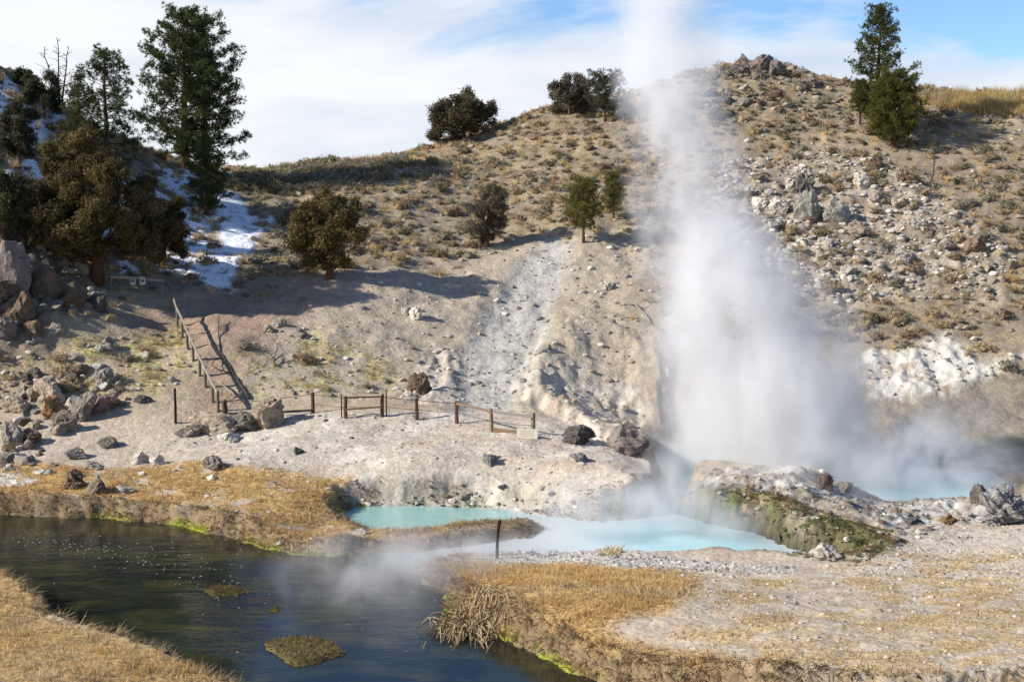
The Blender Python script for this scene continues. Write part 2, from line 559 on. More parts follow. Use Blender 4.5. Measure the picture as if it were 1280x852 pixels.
# ------------------------------------------------------------------ materials
def pbr(name, rough=0.9, spec=0.2):
    m = bpy.data.materials.new(name)
    m.use_nodes = True
    b = m.node_tree.nodes['Principled BSDF']
    b.inputs['Roughness'].default_value = rough
    b.inputs['Specular IOR Level'].default_value = spec
    return m, m.node_tree, b


def bump_(nt, b, hgt, strength, dist):
    n = N(nt, 'ShaderNodeBump')
    n.inputs['Strength'].default_value = strength
    n.inputs['Distance'].default_value = dist
    nt.links.new(hgt, n.inputs['Height'])
    nt.links.new(n.outputs[0], b.inputs['Normal'])


def ground_mat():
    m, t, b = pbr('earth', 0.95, 0.12)
    a = N(t, 'ShaderNodeAttribute'); a.attribute_name = 'tint'
    g = N(t, 'ShaderNodeNewGeometry')
    f1 = noise_(t, g.outputs['Position'], 7.0, 5, 0.65)
    f2 = noise_(t, g.outputs['Position'], 1.3, 4, 0.6)
    v = N(t, 'ShaderNodeTexVoronoi'); v.inputs['Scale'].default_value = 5.5
    t.links.new(g.outputs['Position'], v.inputs['Vector'])
    r1 = ramp(t, f1, [(0.28, 0.74), (0.5, 1.0), (0.72, 1.2)])
    r2 = ramp(t, f2, [(0.3, 0.84), (0.7, 1.12)])
    c = mixc(t, 1.0, a.outputs['Color'], r1, 'MULTIPLY')
    c = mixc(t, 1.0, c, r2, 'MULTIPLY')
    vc = ramp(t, v.outputs['Color'], [(0.0, 0.82), (1.0, 1.18)])
    c = mixc(t, 0.7, c, mixc(t, 1.0, c, vc, 'MULTIPLY'))
    t.links.new(c, b.inputs['Base Color'])
    h = math_(t, 'MULTIPLY_ADD', v.outputs['Distance'], -0.5, f1)
    bump_(t, b, h, 0.55, 0.08)
    return m


def tint_mat(name, trans=0.25, rough=0.8):
    m, t, b = pbr(name, rough, 0.15)
    a = N(t, 'ShaderNodeAttribute'); a.attribute_name = 'tint'
    t.links.new(a.outputs['Color'], b.inputs['Base Color'])
    if trans:
        tr = N(t, 'ShaderNodeBsdfTranslucent')
        t.links.new(a.outputs['Color'], tr.inputs[0])
        ms = N(t, 'ShaderNodeMixShader'); ms.inputs[0].default_value = trans
        o = t.nodes['Material Output']
        t.links.new(b.outputs[0], ms.inputs[1]); t.links.new(tr.outputs[0], ms.inputs[2])
        t.links.new(ms.outputs[0], o.inputs['Surface'])
    return m


def rock_mat(name, c, var=0.35, c2=None, scale=2.0, lichen=None):
    m, t, b = pbr(name, 0.92, 0.15)
    g = N(t, 'ShaderNodeNewGeometry')
    oi = N(t, 'ShaderNodeObjectInfo')
    f = noise_(t, g.outputs['Position'], scale, 7, 0.65)
    f2 = noise_(t, g.outputs['Position'], scale * 5, 5, 0.7)
    c2 = c2 or tuple(x * 0.5 for x in c)
    cc = ramp(t, f, [(0.3, c2), (0.5, c), (0.75, tuple(min(0.85, x * 1.3) for x in c))])
    cc = mixc(t, 1.0, cc, ramp(t, f2, [(0.3, 0.6), (0.7, 1.25)]), 'MULTIPLY')
    rr = ramp(t, oi.outputs['Random'], [(0.0, 1 - var), (1.0, 1 + var)])
    cc = mixc(t, 1.0, cc, rr, 'MULTIPLY')
    if lichen:
        k = ramp(t, noise_(t, g.outputs['Position'], scale * 1.7, 5, 0.6), [(0.52, 0.0), (0.62, 1.0)])
        cc = mixc(t, k, cc, lichen)
    t.links.new(cc, b.inputs['Base Color'])
    bump_(t, b, math_(t, 'ADD', f, f2), 0.8, 0.08)
    return m


def wood_mat(name, c, scale=6.0):
    m, t, b = pbr(name, 0.85, 0.2)
    tc = N(t, 'ShaderNodeTexCoord')
    mp = N(t, 'ShaderNodeMapping'); mp.inputs['Scale'].default_value = (6, 6, 0.8)
    t.links.new(tc.outputs['Object'], mp.inputs[0])
    f = noise_(t, mp.outputs[0], scale, 5, 0.6)
    t.links.new(ramp(t, f, [(0.3, tuple(x * 0.55 for x in c)), (0.7, tuple(x * 1.25 for x in c))]), b.inputs['Base Color'])
    bump_(t, b, f, 0.6, 0.02)
    return m


M = dict(
    ground=ground_mat(),
    grass=tint_mat('dry_grass', 0.3), needle=tint_mat('needles', 0.3), scrub=tint_mat('scrub', 0.35), pebble=tint_mat('pebbles', 0.0),
    bark_pine=wood_mat('pine_bark', (0.10, 0.055, 0.03)), bark_juniper=wood_mat('juniper_bark', (0.11, 0.06, 0.034)),
    bark_dark=wood_mat('dark_bark', (0.045, 0.035, 0.028)),
    dead=wood_mat('dead_wood', (0.075, 0.06, 0.05)), greywood=wood_mat('silvered_wood', (0.30, 0.27, 0.23)),
    postgreen=wood_mat('weathered_greenish_wood', (0.16, 0.155, 0.105)), postbrown=wood_mat('brown_wood', (0.12, 0.062, 0.034)),
    posttan=wood_mat('tan_wood', (0.30, 0.255, 0.15)), rust=wood_mat('rusty_steel', (0.035, 0.018, 0.012)),
    plank=wood_mat('reddish_plank', (0.22, 0.15, 0.10)),
    grey=rock_mat('grey_rock', (0.27, 0.235, 0.19)), tan=rock_mat('tan_rock', (0.36, 0.29, 0.21)),
    orange=rock_mat('orange_rock', (0.34, 0.21, 0.10)), red=rock_mat('reddish_rock', (0.28, 0.18, 0.15), 0.2, (0.16, 0.10, 0.085)),
    pale=rock_mat('pale_rock', (0.48, 0.44, 0.37)), dark=rock_mat('dark_rock', (0.135, 0.12, 0.105)), brown=rock_mat('brown_rock', (0.17, 0.12, 0.08)),
    slate=rock_mat('blue_grey_rock', (0.19, 0.185, 0.18)), outcrop=rock_mat('outcrop_rock', (0.20, 0.165, 0.14), 0.2),
    green=rock_mat('greenish_rock', (0.10, 0.125, 0.08)),
    mound=rock_mat('crumbly_grey_rock', (0.30, 0.29, 0.28), 0.1, (0.10, 0.095, 0.09), 4.0),
)


def flat_mat(name, c, rough=0.6):
    m, t, b = pbr(name, rough, 0.3)
    g = N(t, 'ShaderNodeNewGeometry')
    f = noise_(t, g.outputs['Position'], 9.0, 3, 0.5)
    t.links.new(ramp(t, f, [(0.3, tuple(x * 0.86 for x in c)), (0.7, c)]), b.inputs['Base Color'])
    return m


# ------------------------------------------------------------------ ground sheet
def spaced(segs):
    out = [segs[0][0]]
    for a, b, st in segs:
        n = max(1, int(round((b - a) / st)))
        out += list(np.linspace(a, b, n + 1)[1:])
    return np.array(out)


S = spaced([(-6, -1.2, 0.6), (-1.2, -0.6, 0.05), (-0.6, -0.43, 0.008), (-0.43, 0.43, 0.0016), (0.43, 0.6, 0.008), (0.6, 1.2, 0.05), (1.2, 6, 0.6)])
Y = spaced([(-12, 4, 2.0), (4, 28, 0.8), (28, 34, 0.12), (34, 60, 0.088), (60, 72, 0.105), (72, 112, 0.15), (112, 122, 0.5), (122, 300, 8), (300, 2400, 150)])


def xs_of(s, y):
    return s * np.sqrt(np.maximum(y, 0) ** 2 + 9.0 ** 2)


gs, gy = np.meshgrid(S, Y)
gx = xs_of(gs, gy)
X1, Y1 = gx.ravel(), gy.ravel()
Z1, D1, ZO = height(X1, Y1)


def lerp(c, m, col):
    return c * (1 - m[:, None]) + np.asarray(col)[None] * m[:, None]


def ground_colour(x, y, d, zo):
    n1 = fbm(x * 0.25, y * 0.25, 4, 61); n2 = fbm(x * 0.9, y * 0.9, 4, 63, 0.6); n3 = fbm(x * 3.2, y * 3.2, 3, 65, 0.6)
    c = np.tile(np.array([[0.37, 0.29, 0.20]]), (len(x), 1))
    c = lerp(c, smooth01(-0.1, 0.5, n1 + 0.5 * n2), (0.44, 0.36, 0.26))
    hs = zone('hillside', x, y, 2.0, 2.0, 0.3, 50)
    g1 = hs * smooth01(-0.15, 0.35, n2 + 0.3 * n3) * 0.8
    c = lerp(c, g1, (0.50, 0.38, 0.20))
    c = lerp(c, hs * smooth01(0.05, 0.45, fbm(x * 0.7, y * 0.9, 4, 68, 0.6)) * 0.6, (0.26, 0.22, 0.15))
    c = lerp(c, hs * smooth01(0.18, 0.5, fbm(x * 0.5, y * 0.7, 4, 69, 0.6)) * 0.45, (0.29, 0.19, 0.125))
    c = lerp(c, zone('bare', x, y, 1.5, 1.2, 0.4, 51) * 0.85, (0.40, 0.338, 0.255))
    c = lerp(c, zone('brownpath', x, y, 1.0, 0.8, 0.5, 52) * 0.8, (0.31, 0.215, 0.155))
    yl = np.maximum(zone('yellow', x, y, 0.8, 1.0, 0.6, 53), 0.8 * zone('yellow2', x, y, 0.8, 1.2, 0.6, 54)) * smooth01(-0.25, 0.25, n2 + 0.4 * n3)
    c = lerp(c, yl * 0.85, (0.44, 0.38, 0.17))
    c = lerp(c, zo['cliff'] * 0.8, (0.17, 0.135, 0.095))
    c = lerp(c, zo['rocky'] * smooth01(-0.35, 0.3, n2 + 0.4 * n3), (0.48, 0.42, 0.33))
    c = lerp(c, zo['eroded'] * (0.5 + 0.5 * smooth01(-.3, .3, n2)), (0.48, 0.43, 0.36))
    c = lerp(c, zone('eroded', x, y, 0.6, 0.6, 0.5, 3) * smooth01(0.25, 0.45, fbm(x * .4, y * .3, 3, 70)), (0.23, 0.215, 0.195))
    c = lerp(c, zone('talus', x, y, 0.6, 0.5, 0.5, 4), (0.40, 0.38, 0.335))
    c = lerp(c, zone('talus', x, y, 0.6, 0.5, 0.5, 4) * smooth01(73.5, 69, y) * smooth01(-0.1, 0.3, fbm(x * .8, y * .25, 3, 170)) * 0.7, (0.23, 0.22, 0.205))
    c = lerp(c, zo['chalk'] * smooth01(-0.75, -0.1, n2 + 0.5 * n3), (0.57, 0.54, 0.47))
    base_r = smooth01(60, 66, y) * (1 - smooth01(71, 75, y)) * smooth01(8, 12, x)
    c = lerp(c, base_r * (1 - zo['chalk']) * 0.85, (0.24, 0.205, 0.155))
    c = lerp(c, zone('wetgreen', x, y, 0.7, 0.8, 0.6, 55) * (0.5 + .5 * smooth01(-.3, .3, n2)), (0.055, 0.06, 0.028))
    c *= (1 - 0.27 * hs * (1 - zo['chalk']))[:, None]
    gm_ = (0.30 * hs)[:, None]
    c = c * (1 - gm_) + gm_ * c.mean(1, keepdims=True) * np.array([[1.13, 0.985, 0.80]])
    # flats
    flat = 1 - smooth01(60, 64, y)
    c = lerp(c, flat * 0.9, (0.47, 0.395, 0.305))
    te = zo['terrace']
    c = lerp(c, te, (0.465, 0.405, 0.33))
    c = lerp(c, te * smooth01(0.0, 0.4, n2) * 0.7, (0.55, 0.50, 0.43))
    c = lerp(c, te * smooth01(0.15, 0.5, fbm(x * 0.5, y * 0.9, 4, 71)) * 0.5, (0.47, 0.36, 0.26))
    c = lerp(c, zone('crust', x, y, 0.5, 0.4, 0.8, 9) * 0.85, (0.52, 0.49, 0.42))
    c = lerp(c, zone('crust', x, y, 0.5, 0.4, 0.8, 9) * smooth01(0.0, 0.35, n3) * .7, (0.17, 0.16, 0.10))
    mo = zo['mound']
    c = lerp(c, mo, (0.31, 0.265, 0.21))
    c = lerp(c, mo * smooth01(-0.1, 0.4, n2 + 0.4 * n3 + 0.15) * 0.9, (0.50, 0.475, 0.43))
    c = lerp(c, mo * smooth01(0.22, 0.5, fbm(x * 1.3, y * 1.5, 3, 73)) * 0.7, (0.17, 0.145, 0.10))
    gr = zone('gravel', x, y, 0.9, 0.8, 0.6, 56)
    c = lerp(c, gr, (0.48, 0.42, 0.345))
    gl = np.maximum.reduce([zone('gold_left', x, y, 0.5, 0.7, 0.6, 57) * smooth01(-0.55, -0.05, n2 + 0.3 * n3), zone('gold_front', x, y, 0.4, 0.2, 0.6, 58),
                            zone('gold_right', x, y, 0.5, 0.6, 0.6, 59)])
    c = lerp(c, gl, (0.50, 0.33, 0.14))
    c = lerp(c, gl * smooth01(0.0, 0.4, n3) * 0.6, (0.24, 0.165, 0.075))
    st = zone('straw', x, y, 0.8, 0.9, 0.5, 60) * smooth01(-0.3, 0.25, fbm(x * 0.75, y * 0.95, 4, 75, 0.62))
    c = lerp(c, st * 0.75, (0.52, 0.37, 0.18))
    c = lerp(c, zone('straw', x, y, 0.8, 0.9, 0.5, 60) * smooth01(0.3, 0.5, fbm(x * 0.9, y * 1.3, 4, 79, 0.6)) * .8, (0.50, 0.47, 0.42))
    c = lerp(c, zone('spit', x, y, 0.35, 0.3, 0.8, 61) * 0.8, (0.25, 0.19, 0.12))
    gh = zone('gravel_hump', x, y, 0.4, 0.35, 0.8, 62)
    c = lerp(c, gh, (0.47, 0.44, 0.39))
    c = lerp(c, zo['salt'], (0.62, 0.61, 0.58))
    # banks
    bank = (d > 0) * (1 - smooth01(0.35, 0.8, d)) * (1 - mo) * (1 - zone('crust', x, y, 0.5, 0.3, 0.8, 9)) * (1 - 0.85 * gh)
    c = lerp(c, bank * 0.85, (0.17, 0.13, 0.085))
    ms = zone('mossface', x, y, 0.35, 0.35, 0.9, 63)
    ms = np.maximum(ms, mo * (1 - smooth01(0.7, 1.1, d)) * smooth01(-0.5, 0.5, x - 7.3 + 0.6 * n2) * (1 - smooth01(12.4, 13.4, x)) * (y < 54))
    ms = ms * smooth01(-0.62, -0.2, fbm(x * 0.9, y * 0.9, 3, 171))
    c = lerp(c, mo * (1 - smooth01(0.5, 0.9, d)) * 0.8, (0.27, 0.23, 0.18))
    c = lerp(c, ms, (0.135, 0.125, 0.06))
    c = lerp(c, ms * smooth01(-0.1, 0.3, n2), (0.20, 0.13, 0.065))
    c = lerp(c, ms * smooth01(0.1, 0.4, n3) * 0.8, (0.33, 0.255, 0.15))
    c = lerp(c, ms * smooth01(0.12, 0.3, fbm(x * 2.2, y * 2.2, 3, 143, .6)) * 0.8, (0.055, 0.05, 0.028))  # crevice darkness painted into the moss colour as noise patches
    c = lerp(c, ms * smooth01(0.1, 0.3, fbm(x * 1.4, y * 1.4, 3, 144, .6)) * 0.7, (0.125, 0.16, 0.045))
    c = lerp(c, mo * (d > 0) * (1 - smooth01(0.1, 0.3, d)) * 0.75, (0.10, 0.085, 0.06))  # shade of an undercut painted as a dark band at the mound's foot
    c = lerp(c, np.maximum(zone('mossterr', x, y, 0.4, 0.4, 0.9, 64), zone('greendark', x, y, 0.3, 0.3, 0.9, 65)) * 0.7 * smooth01(-0.3, 0.15, n2 + 0.4 * n3), (0.11, 0.11, 0.05))
    # bright weed at the waterline
    wl = (1 - smooth01(0.02, 0.22, np.abs(d - 0.03))) * smooth01(-0.2, 0.25, fbm(x * 0.5, y * 0.5, 3, 77))
    wl = wl * (np.maximum((x > -16) & (x < -5.5) & (y > 44), (x > -4) & (y < 44)))
    c = lerp(c, wl, (0.30, 0.33, 0.03))
    # lime crust at the pools
    rim = (1 - mo) * (1 - smooth01(0.02, 0.12, np.abs(d))) * (y > 45) * (x > -1)
    c = lerp(c, rim * 0.7, (0.55, 0.56, 0.50))
    # snow
    sn = np.zeros(len(x))
    for k, thr in (('snow_chute', -0.40), ('snow_low', -0.28), ('snow_top', -0.35), ('snow_mid', -0.24), ('snow_ridge', -0.3), ('snow_spot', -0.4), ('snow_bank', -0.4)):
        sn = np.maximum(sn, zone(k, x, y, 0.25, 0.5, 0.9, 80) * smooth01(thr - 0.06, thr + 0.06, fbm(x * 0.62, y * 1.2, 5, 81, 0.7)))
    c = lerp(c, sn, (0.80, 0.82, 0.86))
    c *= (1 + 0.10 * n3)[:, None]
    c = np.where((d < 0)[:, None], np.array([[0.05, 0.055, 0.035]]), c)
    return c, sn


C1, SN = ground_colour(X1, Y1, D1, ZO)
Z1 = Z1 + SN * 0.10
ni, nj = len(Y), len(S)
ii, jj = np.meshgrid(np.arange(ni - 1), np.arange(nj - 1), indexing='ij')
a_ = (ii * nj + jj).ravel()
quads = np.stack([a_, a_ + 1, a_ + nj + 1, a_ + nj], 1)
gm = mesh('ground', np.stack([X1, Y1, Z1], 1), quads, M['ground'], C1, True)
tag(obj('ground', gm), kind='structure')
zone_cache = None

# ------------------------------------------------------------------ water
def water_mat(name):
    m, t, b = pbr(name, 0.06, 0.5)
    b.inputs['IOR'].default_value = 1.33
    a = N(t, 'ShaderNodeAttribute'); a.attribute_name = 'tint'
    sp = N(t, 'ShaderNodeSeparateColor')
    t.links.new(a.outputs['Color'], sp.inputs[0])
    g = N(t, 'ShaderNodeNewGeometry')
    mp = N(t, 'ShaderNodeMapping'); mp.inputs['Scale'].default_value = (0.45, 1.0, 1.0); mp.inputs['Rotation'].default_value = (0, 0, 0.45)
    t.links.new(g.outputs['Position'], mp.inputs[0])
    weed = noise_(t, mp.outputs[0], 0.8, 5, 0.6, 0.6)
    dark = ramp(t, weed, [(0.40, (0.010, 0.013, 0.012)), (0.55, (0.022, 0.026, 0.013)), (0.68, (0.05, 0.047, 0.02))])
    cloudy = noise_(t, g.outputs['Position'], 0.5, 4, 0.55)
    blue = ramp(t, cloudy, [(0.3, (0.28, 0.52, 0.55)), (0.7, (0.42, 0.63, 0.65))])
    blue = mixc(t, sp.outputs[2], blue, (0.25, 0.44, 0.38))
    white = (0.52, 0.58, 0.60)
    c = mixc(t, sp.outputs[0], dark, mixc(t, sp.outputs[1], blue, white))
    t.links.new(c, b.inputs['Base Color'])
    w1 = noise_(t, mp.outputs[0], 2.2, 3, 0.5, 0.4)
    w2 = noise_(t, mp.outputs[0], 9.0, 3, 0.55, 0.2)
    h = math_(t, 'MULTIPLY_ADD', w2, 0.3, math_(t, 'MULTIPLY', w1, 0.75))
    bn = N(t, 'ShaderNodeBump')
    bn.inputs['Distance'].default_value = 0.06
    t.links.new(math_(t, 'MULTIPLY_ADD', sp.outputs[2], 0.95, math_(t, 'MULTIPLY_ADD', sp.outputs[0], -0.1, 0.24)), bn.inputs['Strength'])
    t.links.new(h, bn.inputs['Height'])
    t.links.new(bn.outputs[0], b.inputs['Normal'])
    return m


WM = water_mat('spring_water')
wx, wy = np.meshgrid(np.arange(-40, 45, 0.22), np.arange(26, 66, 0.22))
wx, wy = wx.ravel(), wy.ravel()
WD = shore(wx, wy)
px_, py_, _ = to_px(wx, wy, 0 * wx)
P_OUT = at_z(440, 700, 0)[:2]; P_IN = at_z(700, 668, 0)[:2]
ax = (P_IN - P_OUT); tt = ((wx - P_OUT[0]) * ax[0] + (wy - P_OUT[1]) * ax[1]) / (ax @ ax)
LEFTPOOL = wpoly([(420, 645), (430, 620), (560, 620), (690, 640), (760, 650), (690, 668), (600, 665), (500, 672), (440, 672)])
MAINPOOL = wpoly([(690, 640), (760, 640), (830, 600), (780, 550), (1300, 560), (1300, 640), (1000, 640), (1100, 712), (900, 712), (740, 700), (690, 690), (675, 668)])
lp = sdist(LEFTPOOL, wx, wy); mpd = sdist(MAINPOOL, wx, wy)
wn = fbm(wx * 0.6, wy * 0.9, 3, 90)
milk = np.maximum(smooth01(-0.3, 0.4, lp), smooth01(-0.2, 0.6, mpd))
chan = smooth01(0.0, 0.75, tt + 0.12 * wn) * (wy > 42.5) * (tt < 1.3)
milk = np.maximum(milk, chan)
shal = np.maximum(smooth01(-1.8, -0.1, WD + 0.5 * wn) * 0.8 * (wx > 0), smooth01(0.15, 0.5, tt) * (1 - smooth01(0.9, 1.25, tt)) * (lp < 0.2) * (wy < 52))
RIP = wpoly([(215, 742), (330, 725), (350, 755), (320, 800), (300, 830), (240, 800)])
RIP2 = wpoly([(400, 700), (560, 690), (560, 740), (470, 780), (390, 740)])
ripple = np.maximum(smooth01(-0.6, 0.6, sdist(RIP, wx, wy) + 0.7 * wn), 0.7 * smooth01(-0.6, 0.6, sdist(RIP2, wx, wy) + 0.7 * wn))
grn = np.maximum(smooth01(0.2, 0.8, lp) * 0.75, ripple * (milk < 0.05))
tintw = np.stack([milk, np.clip(shal, 0, 1), grn], 1)
nwj = len(np.arange(-40, 45, 0.22)); nwi = len(np.arange(26, 66, 0.22))
ii, jj = np.meshgrid(np.arange(nwi - 1), np.arange(nwj - 1), indexing='ij')
a_ = (ii * nwj + jj).ravel()
wq = np.stack([a_, a_ + 1, a_ + nwj + 1, a_ + nwj], 1)
keep = (WD[wq].min(1) < 0.35)
wq = wq[keep]
cx = wx[wq].mean(1); cy = wy[wq].mean(1)
ispool_l = sdist(LEFTPOOL, cx, cy) > 0
ispool_m = (sdist(MAINPOOL, cx, cy) > 0) & ~ispool_l
for nm, sel in (('creek_water', ~(ispool_l | ispool_m)), ('hot_pool_water', ispool_l), ('hot_pool_water', ispool_m)):
    q = wq[sel]
    u_, inv = np.unique(q, return_inverse=True)
    m = mesh(nm, np.stack([wx[u_], wy[u_], 0 * wx[u_]], 1), inv.reshape(q.shape), WM, tintw[u_], True)
    tag(obj(nm, m), kind='structure')


# ------------------------------------------------------------------ geometry builders
def frame_of(d):
    d = d / (np.linalg.norm(d, axis=-1, keepdims=True) + 1e-9)
    ref = np.where(np.abs(d[..., 2:3]) > 0.9, np.array([1.0, 0, 0]), np.array([0, 0, 1.0]))
    a = np.cross(d, ref); a /= np.linalg.norm(a, axis=-1, keepdims=True) + 1e-9
    return a, np.cross(d, a)


def tube(path, radii, sides=6, cap=True):
    P = np.asarray(path, float); n = len(P)
    r = np.asarray(radii, float) if np.ndim(radii) else np.full(n, radii)
    t = np.gradient(P, axis=0)
    a, b = frame_of(t)
    ang = np.arange(sides) / sides * 2 * math.pi
    V = P[:, None] + r[:, None, None] * (a[:, None] * np.cos(ang)[None, :, None] + b[:, None] * np.sin(ang)[None, :, None])
    V = V.reshape(-1, 3)
    f = []
    for i in range(n - 1):
        for j in range(sides):
            k = (j + 1) % sides
            f.append((i * sides + j, i * sides + k, (i + 1) * sides + k, (i + 1) * sides + j))
    fl = [np.array(f)]
    if cap:
        V = np.concatenate([V, P[:1], P[-1:]])
        c0, c1 = n * sides, n * sides + 1
        tr = [(c0, (j + 1) % sides, j) for j in range(sides)] + [(c1, (n - 1) * sides + j, (n - 1) * sides + (j + 1) % sides) for j in range(sides)]
        fl.append(np.array(tr))
    return V, fl


def blades(c, k, length, width, rng, up=0.0, out=None, colour=None, cvar=0.25, flat=0.0):
    """k narrow triangles round every centre c"""
    n = len(c)
    d = rng.normal(size=(n, k, 3))
    d[..., 2] = d[..., 2] * (1 - flat) + up
    if out is not None:
        d += out[:, None, :]
    d /= np.linalg.norm(d, axis=-1, keepdims=True) + 1e-9
    ln = (np.reshape(length, (-1, 1)) * (0.6 + 0.8 * rng.random((n, k))))[..., None]
    a, b = frame_of(d)
    th = rng.random((n, k, 1)) * math.pi
    side = (a * np.cos(th) + b * np.sin(th)) * width * (0.7 + 0.6 * rng.random((n, k, 1)))
    o = c[:, None] + d * ln * 0.1 * rng.random((n, k, 1))
    V = np.stack([o - side, o + side, o + d * ln], 2).reshape(-1, 3)
    Fc = np.arange(len(V)).reshape(-1, 3)
    tint = None
    if colour is not None:
        cl = np.asarray(colour, float)
        if cl.ndim == 1:
            cl = np.tile(cl, (n, 1))
        t = cl[:, None] * (1 + cvar * (rng.random((n, k, 1)) * 2 - 1))
        tint = np.repeat(t.reshape(-1, 3), 3, 0)
    return V, Fc, tint


def leaves(c, out, k, length, width, rng, colour, cvar=0.3, jit=0.55):
    n = len(c)
    nn = out[:, None, :] + rng.normal(size=(n, k, 3)) * jit
    nn /= np.linalg.norm(nn, axis=-1, keepdims=True) + 1e-9
    a, b = frame_of(nn)
    th = rng.random((n, k, 1)) * 2 * math.pi
    t = a * np.cos(th) + b * np.sin(th)
    sd = np.cross(nn, t)
    ln = length * (0.6 + 0.8 * rng.random((n, k, 1)))
    o = c[:, None] + rng.normal(size=(n, k, 3)) * length * 0.55
    V = np.stack([o - sd * width, o + sd * width, o + t * ln + nn * ln * 0.35], 2).reshape(-1, 3)
    tn = np.repeat((colour[:, None] * (1 + cvar * (rng.random((n, k, 1)) * 2 - 1))).reshape(-1, 3), 3, 0)
    return V, np.arange(len(V)).reshape(-1, 3), tn


def thing_tree(name, loc, label, cat, group=None):
    t = empty(name, loc)
    return tag(t, label, cat, group)


def pine(loc, h, wid, seed, label, name='pine_tree', crown0=0.18, col_=(0.038, 0.062, 0.022), dens=1.0, lean=0.0, top=0.12, group=None, bark='bark_pine', gap=0.0, shape=1.0):
    r = np.random.default_rng(seed)
    t = thing_tree(name, loc, label, 'tree', group)
    zz = np.linspace(0, h, 12)
    px = lean * zz + 0.02 * h * np.cumsum(r.normal(size=12)) * 0.12; py = 0.02 * h * np.cumsum(r.normal(size=12)) * 0.12
    px -= px[0]; py -= py[0]
    path = np.stack([px, py, zz - 0.3 * (zz == 0)], 1)
    rad = np.maximum(0.028 * h * (1 - zz / h) ** 0.8, 0.012); rad[0] *= 1.25
    parts = [tube(path, rad, 8)]
    cen, outs, cs = [], [], []
    z = h * crown0
    while z < h * 0.985:
        f = (z / h - crown0) / (1 - crown0)
        prof = (top + (1 - top) * (1 - f) ** (0.75 * shape)) * min(1.0, 0.62 + 1.9 * f)
        nb = int(r.integers(3, 6))
        a0 = r.random() * 6.28
        for k in range(nb):
            ln = wid * 0.5 * prof * (0.6 + 0.55 * r.random())
            if r.random() < gap:
                continue
            a = a0 + k * 6.28 / nb + r.normal() * 0.3
            x0 = np.interp(z, zz, path[:, 0]); y0 = np.interp(z, zz, path[:, 1])
            rise = 0.42 * f - 0.08 + 0.12 * r.normal()
            s = np.linspace(0, 1, 5)
            bx = x0 + np.cos(a) * ln * s; by = y0 + np.sin(a) * ln * s
            bz = z + ln * (rise * s + 0.22 * s * s)
            bp = np.stack([bx, by, bz], 1)
            parts.append(tube(bp, np.linspace(0.007 * h * (1 - f) * 0.55 + 0.012, 0.008, 5), 4, False))
            nc = max(1, int(ln * 3.4 * dens + r.random()))
            sp = 1 - r.random(nc) ** 1.7 * 0.78
            lat = r.normal(size=(nc, 3)) * np.array([0.16, 0.16, 0.10]) * (0.4 + ln * 0.30)
            c = np.stack([np.interp(sp, s, bp[:, i]) for i in range(3)], 1) + lat
            cen.append(c)
            o = np.tile(np.array([np.cos(a) * .5, np.sin(a) * .5, 0.55]), (nc, 1))
            outs.append(o)
            cs.append(np.full(nc, 0.75 + 0.5 * r.random()))
        z += 0.30 * (h / 9.0) * (0.75 + 0.5 * r.random()) * (1 - 0.35 * f)
    # leader
    cen.append(np.stack([np.full(5, path[-1, 0]), np.full(5, path[-1, 1]), h - np.linspace(0, 0.05 * h, 5)], 1)); outs.append(np.tile([0, 0, 1.0], (5, 1))); cs.append(np.ones(5))
    cen = np.concatenate(cen); outs = np.concatenate(outs); cs = np.concatenate(cs)
    s_ = (h / 10.0) ** 0.5
    clr = 1.35 * np.asarray(col_) * np.array([1.32, 1.02, 0.9])[None] * cs[:, None] * (0.75 + 0.5 * r.random((len(cen), 1)))
    nsub = 6
    d = r.normal(size=(len(cen), nsub, 3)); d /= np.linalg.norm(d, axis=2, keepdims=True)
    sub = (cen[:, None] + d * 0.24 * s_ * r.random((len(cen), nsub, 1)) ** 0.4 * np.array([1, 1, 0.75])).reshape(-1, 3)
    so = (d * 0.9 + outs[:, None] * 0.5).reshape(-1, 3)
    V, Fc, tn = blades(sub, 11, 0.19 * s_, 0.017 * s_, r, 0.1, so, np.repeat(clr, nsub, 0), 0.3)
    obj('crown', mesh('pine_crown', V, Fc, M['needle'], tn), t)
    V, fl = join(parts)
    obj('trunk', mesh('pine_trunk', V, fl, M[bark], None, True), t)
    return t


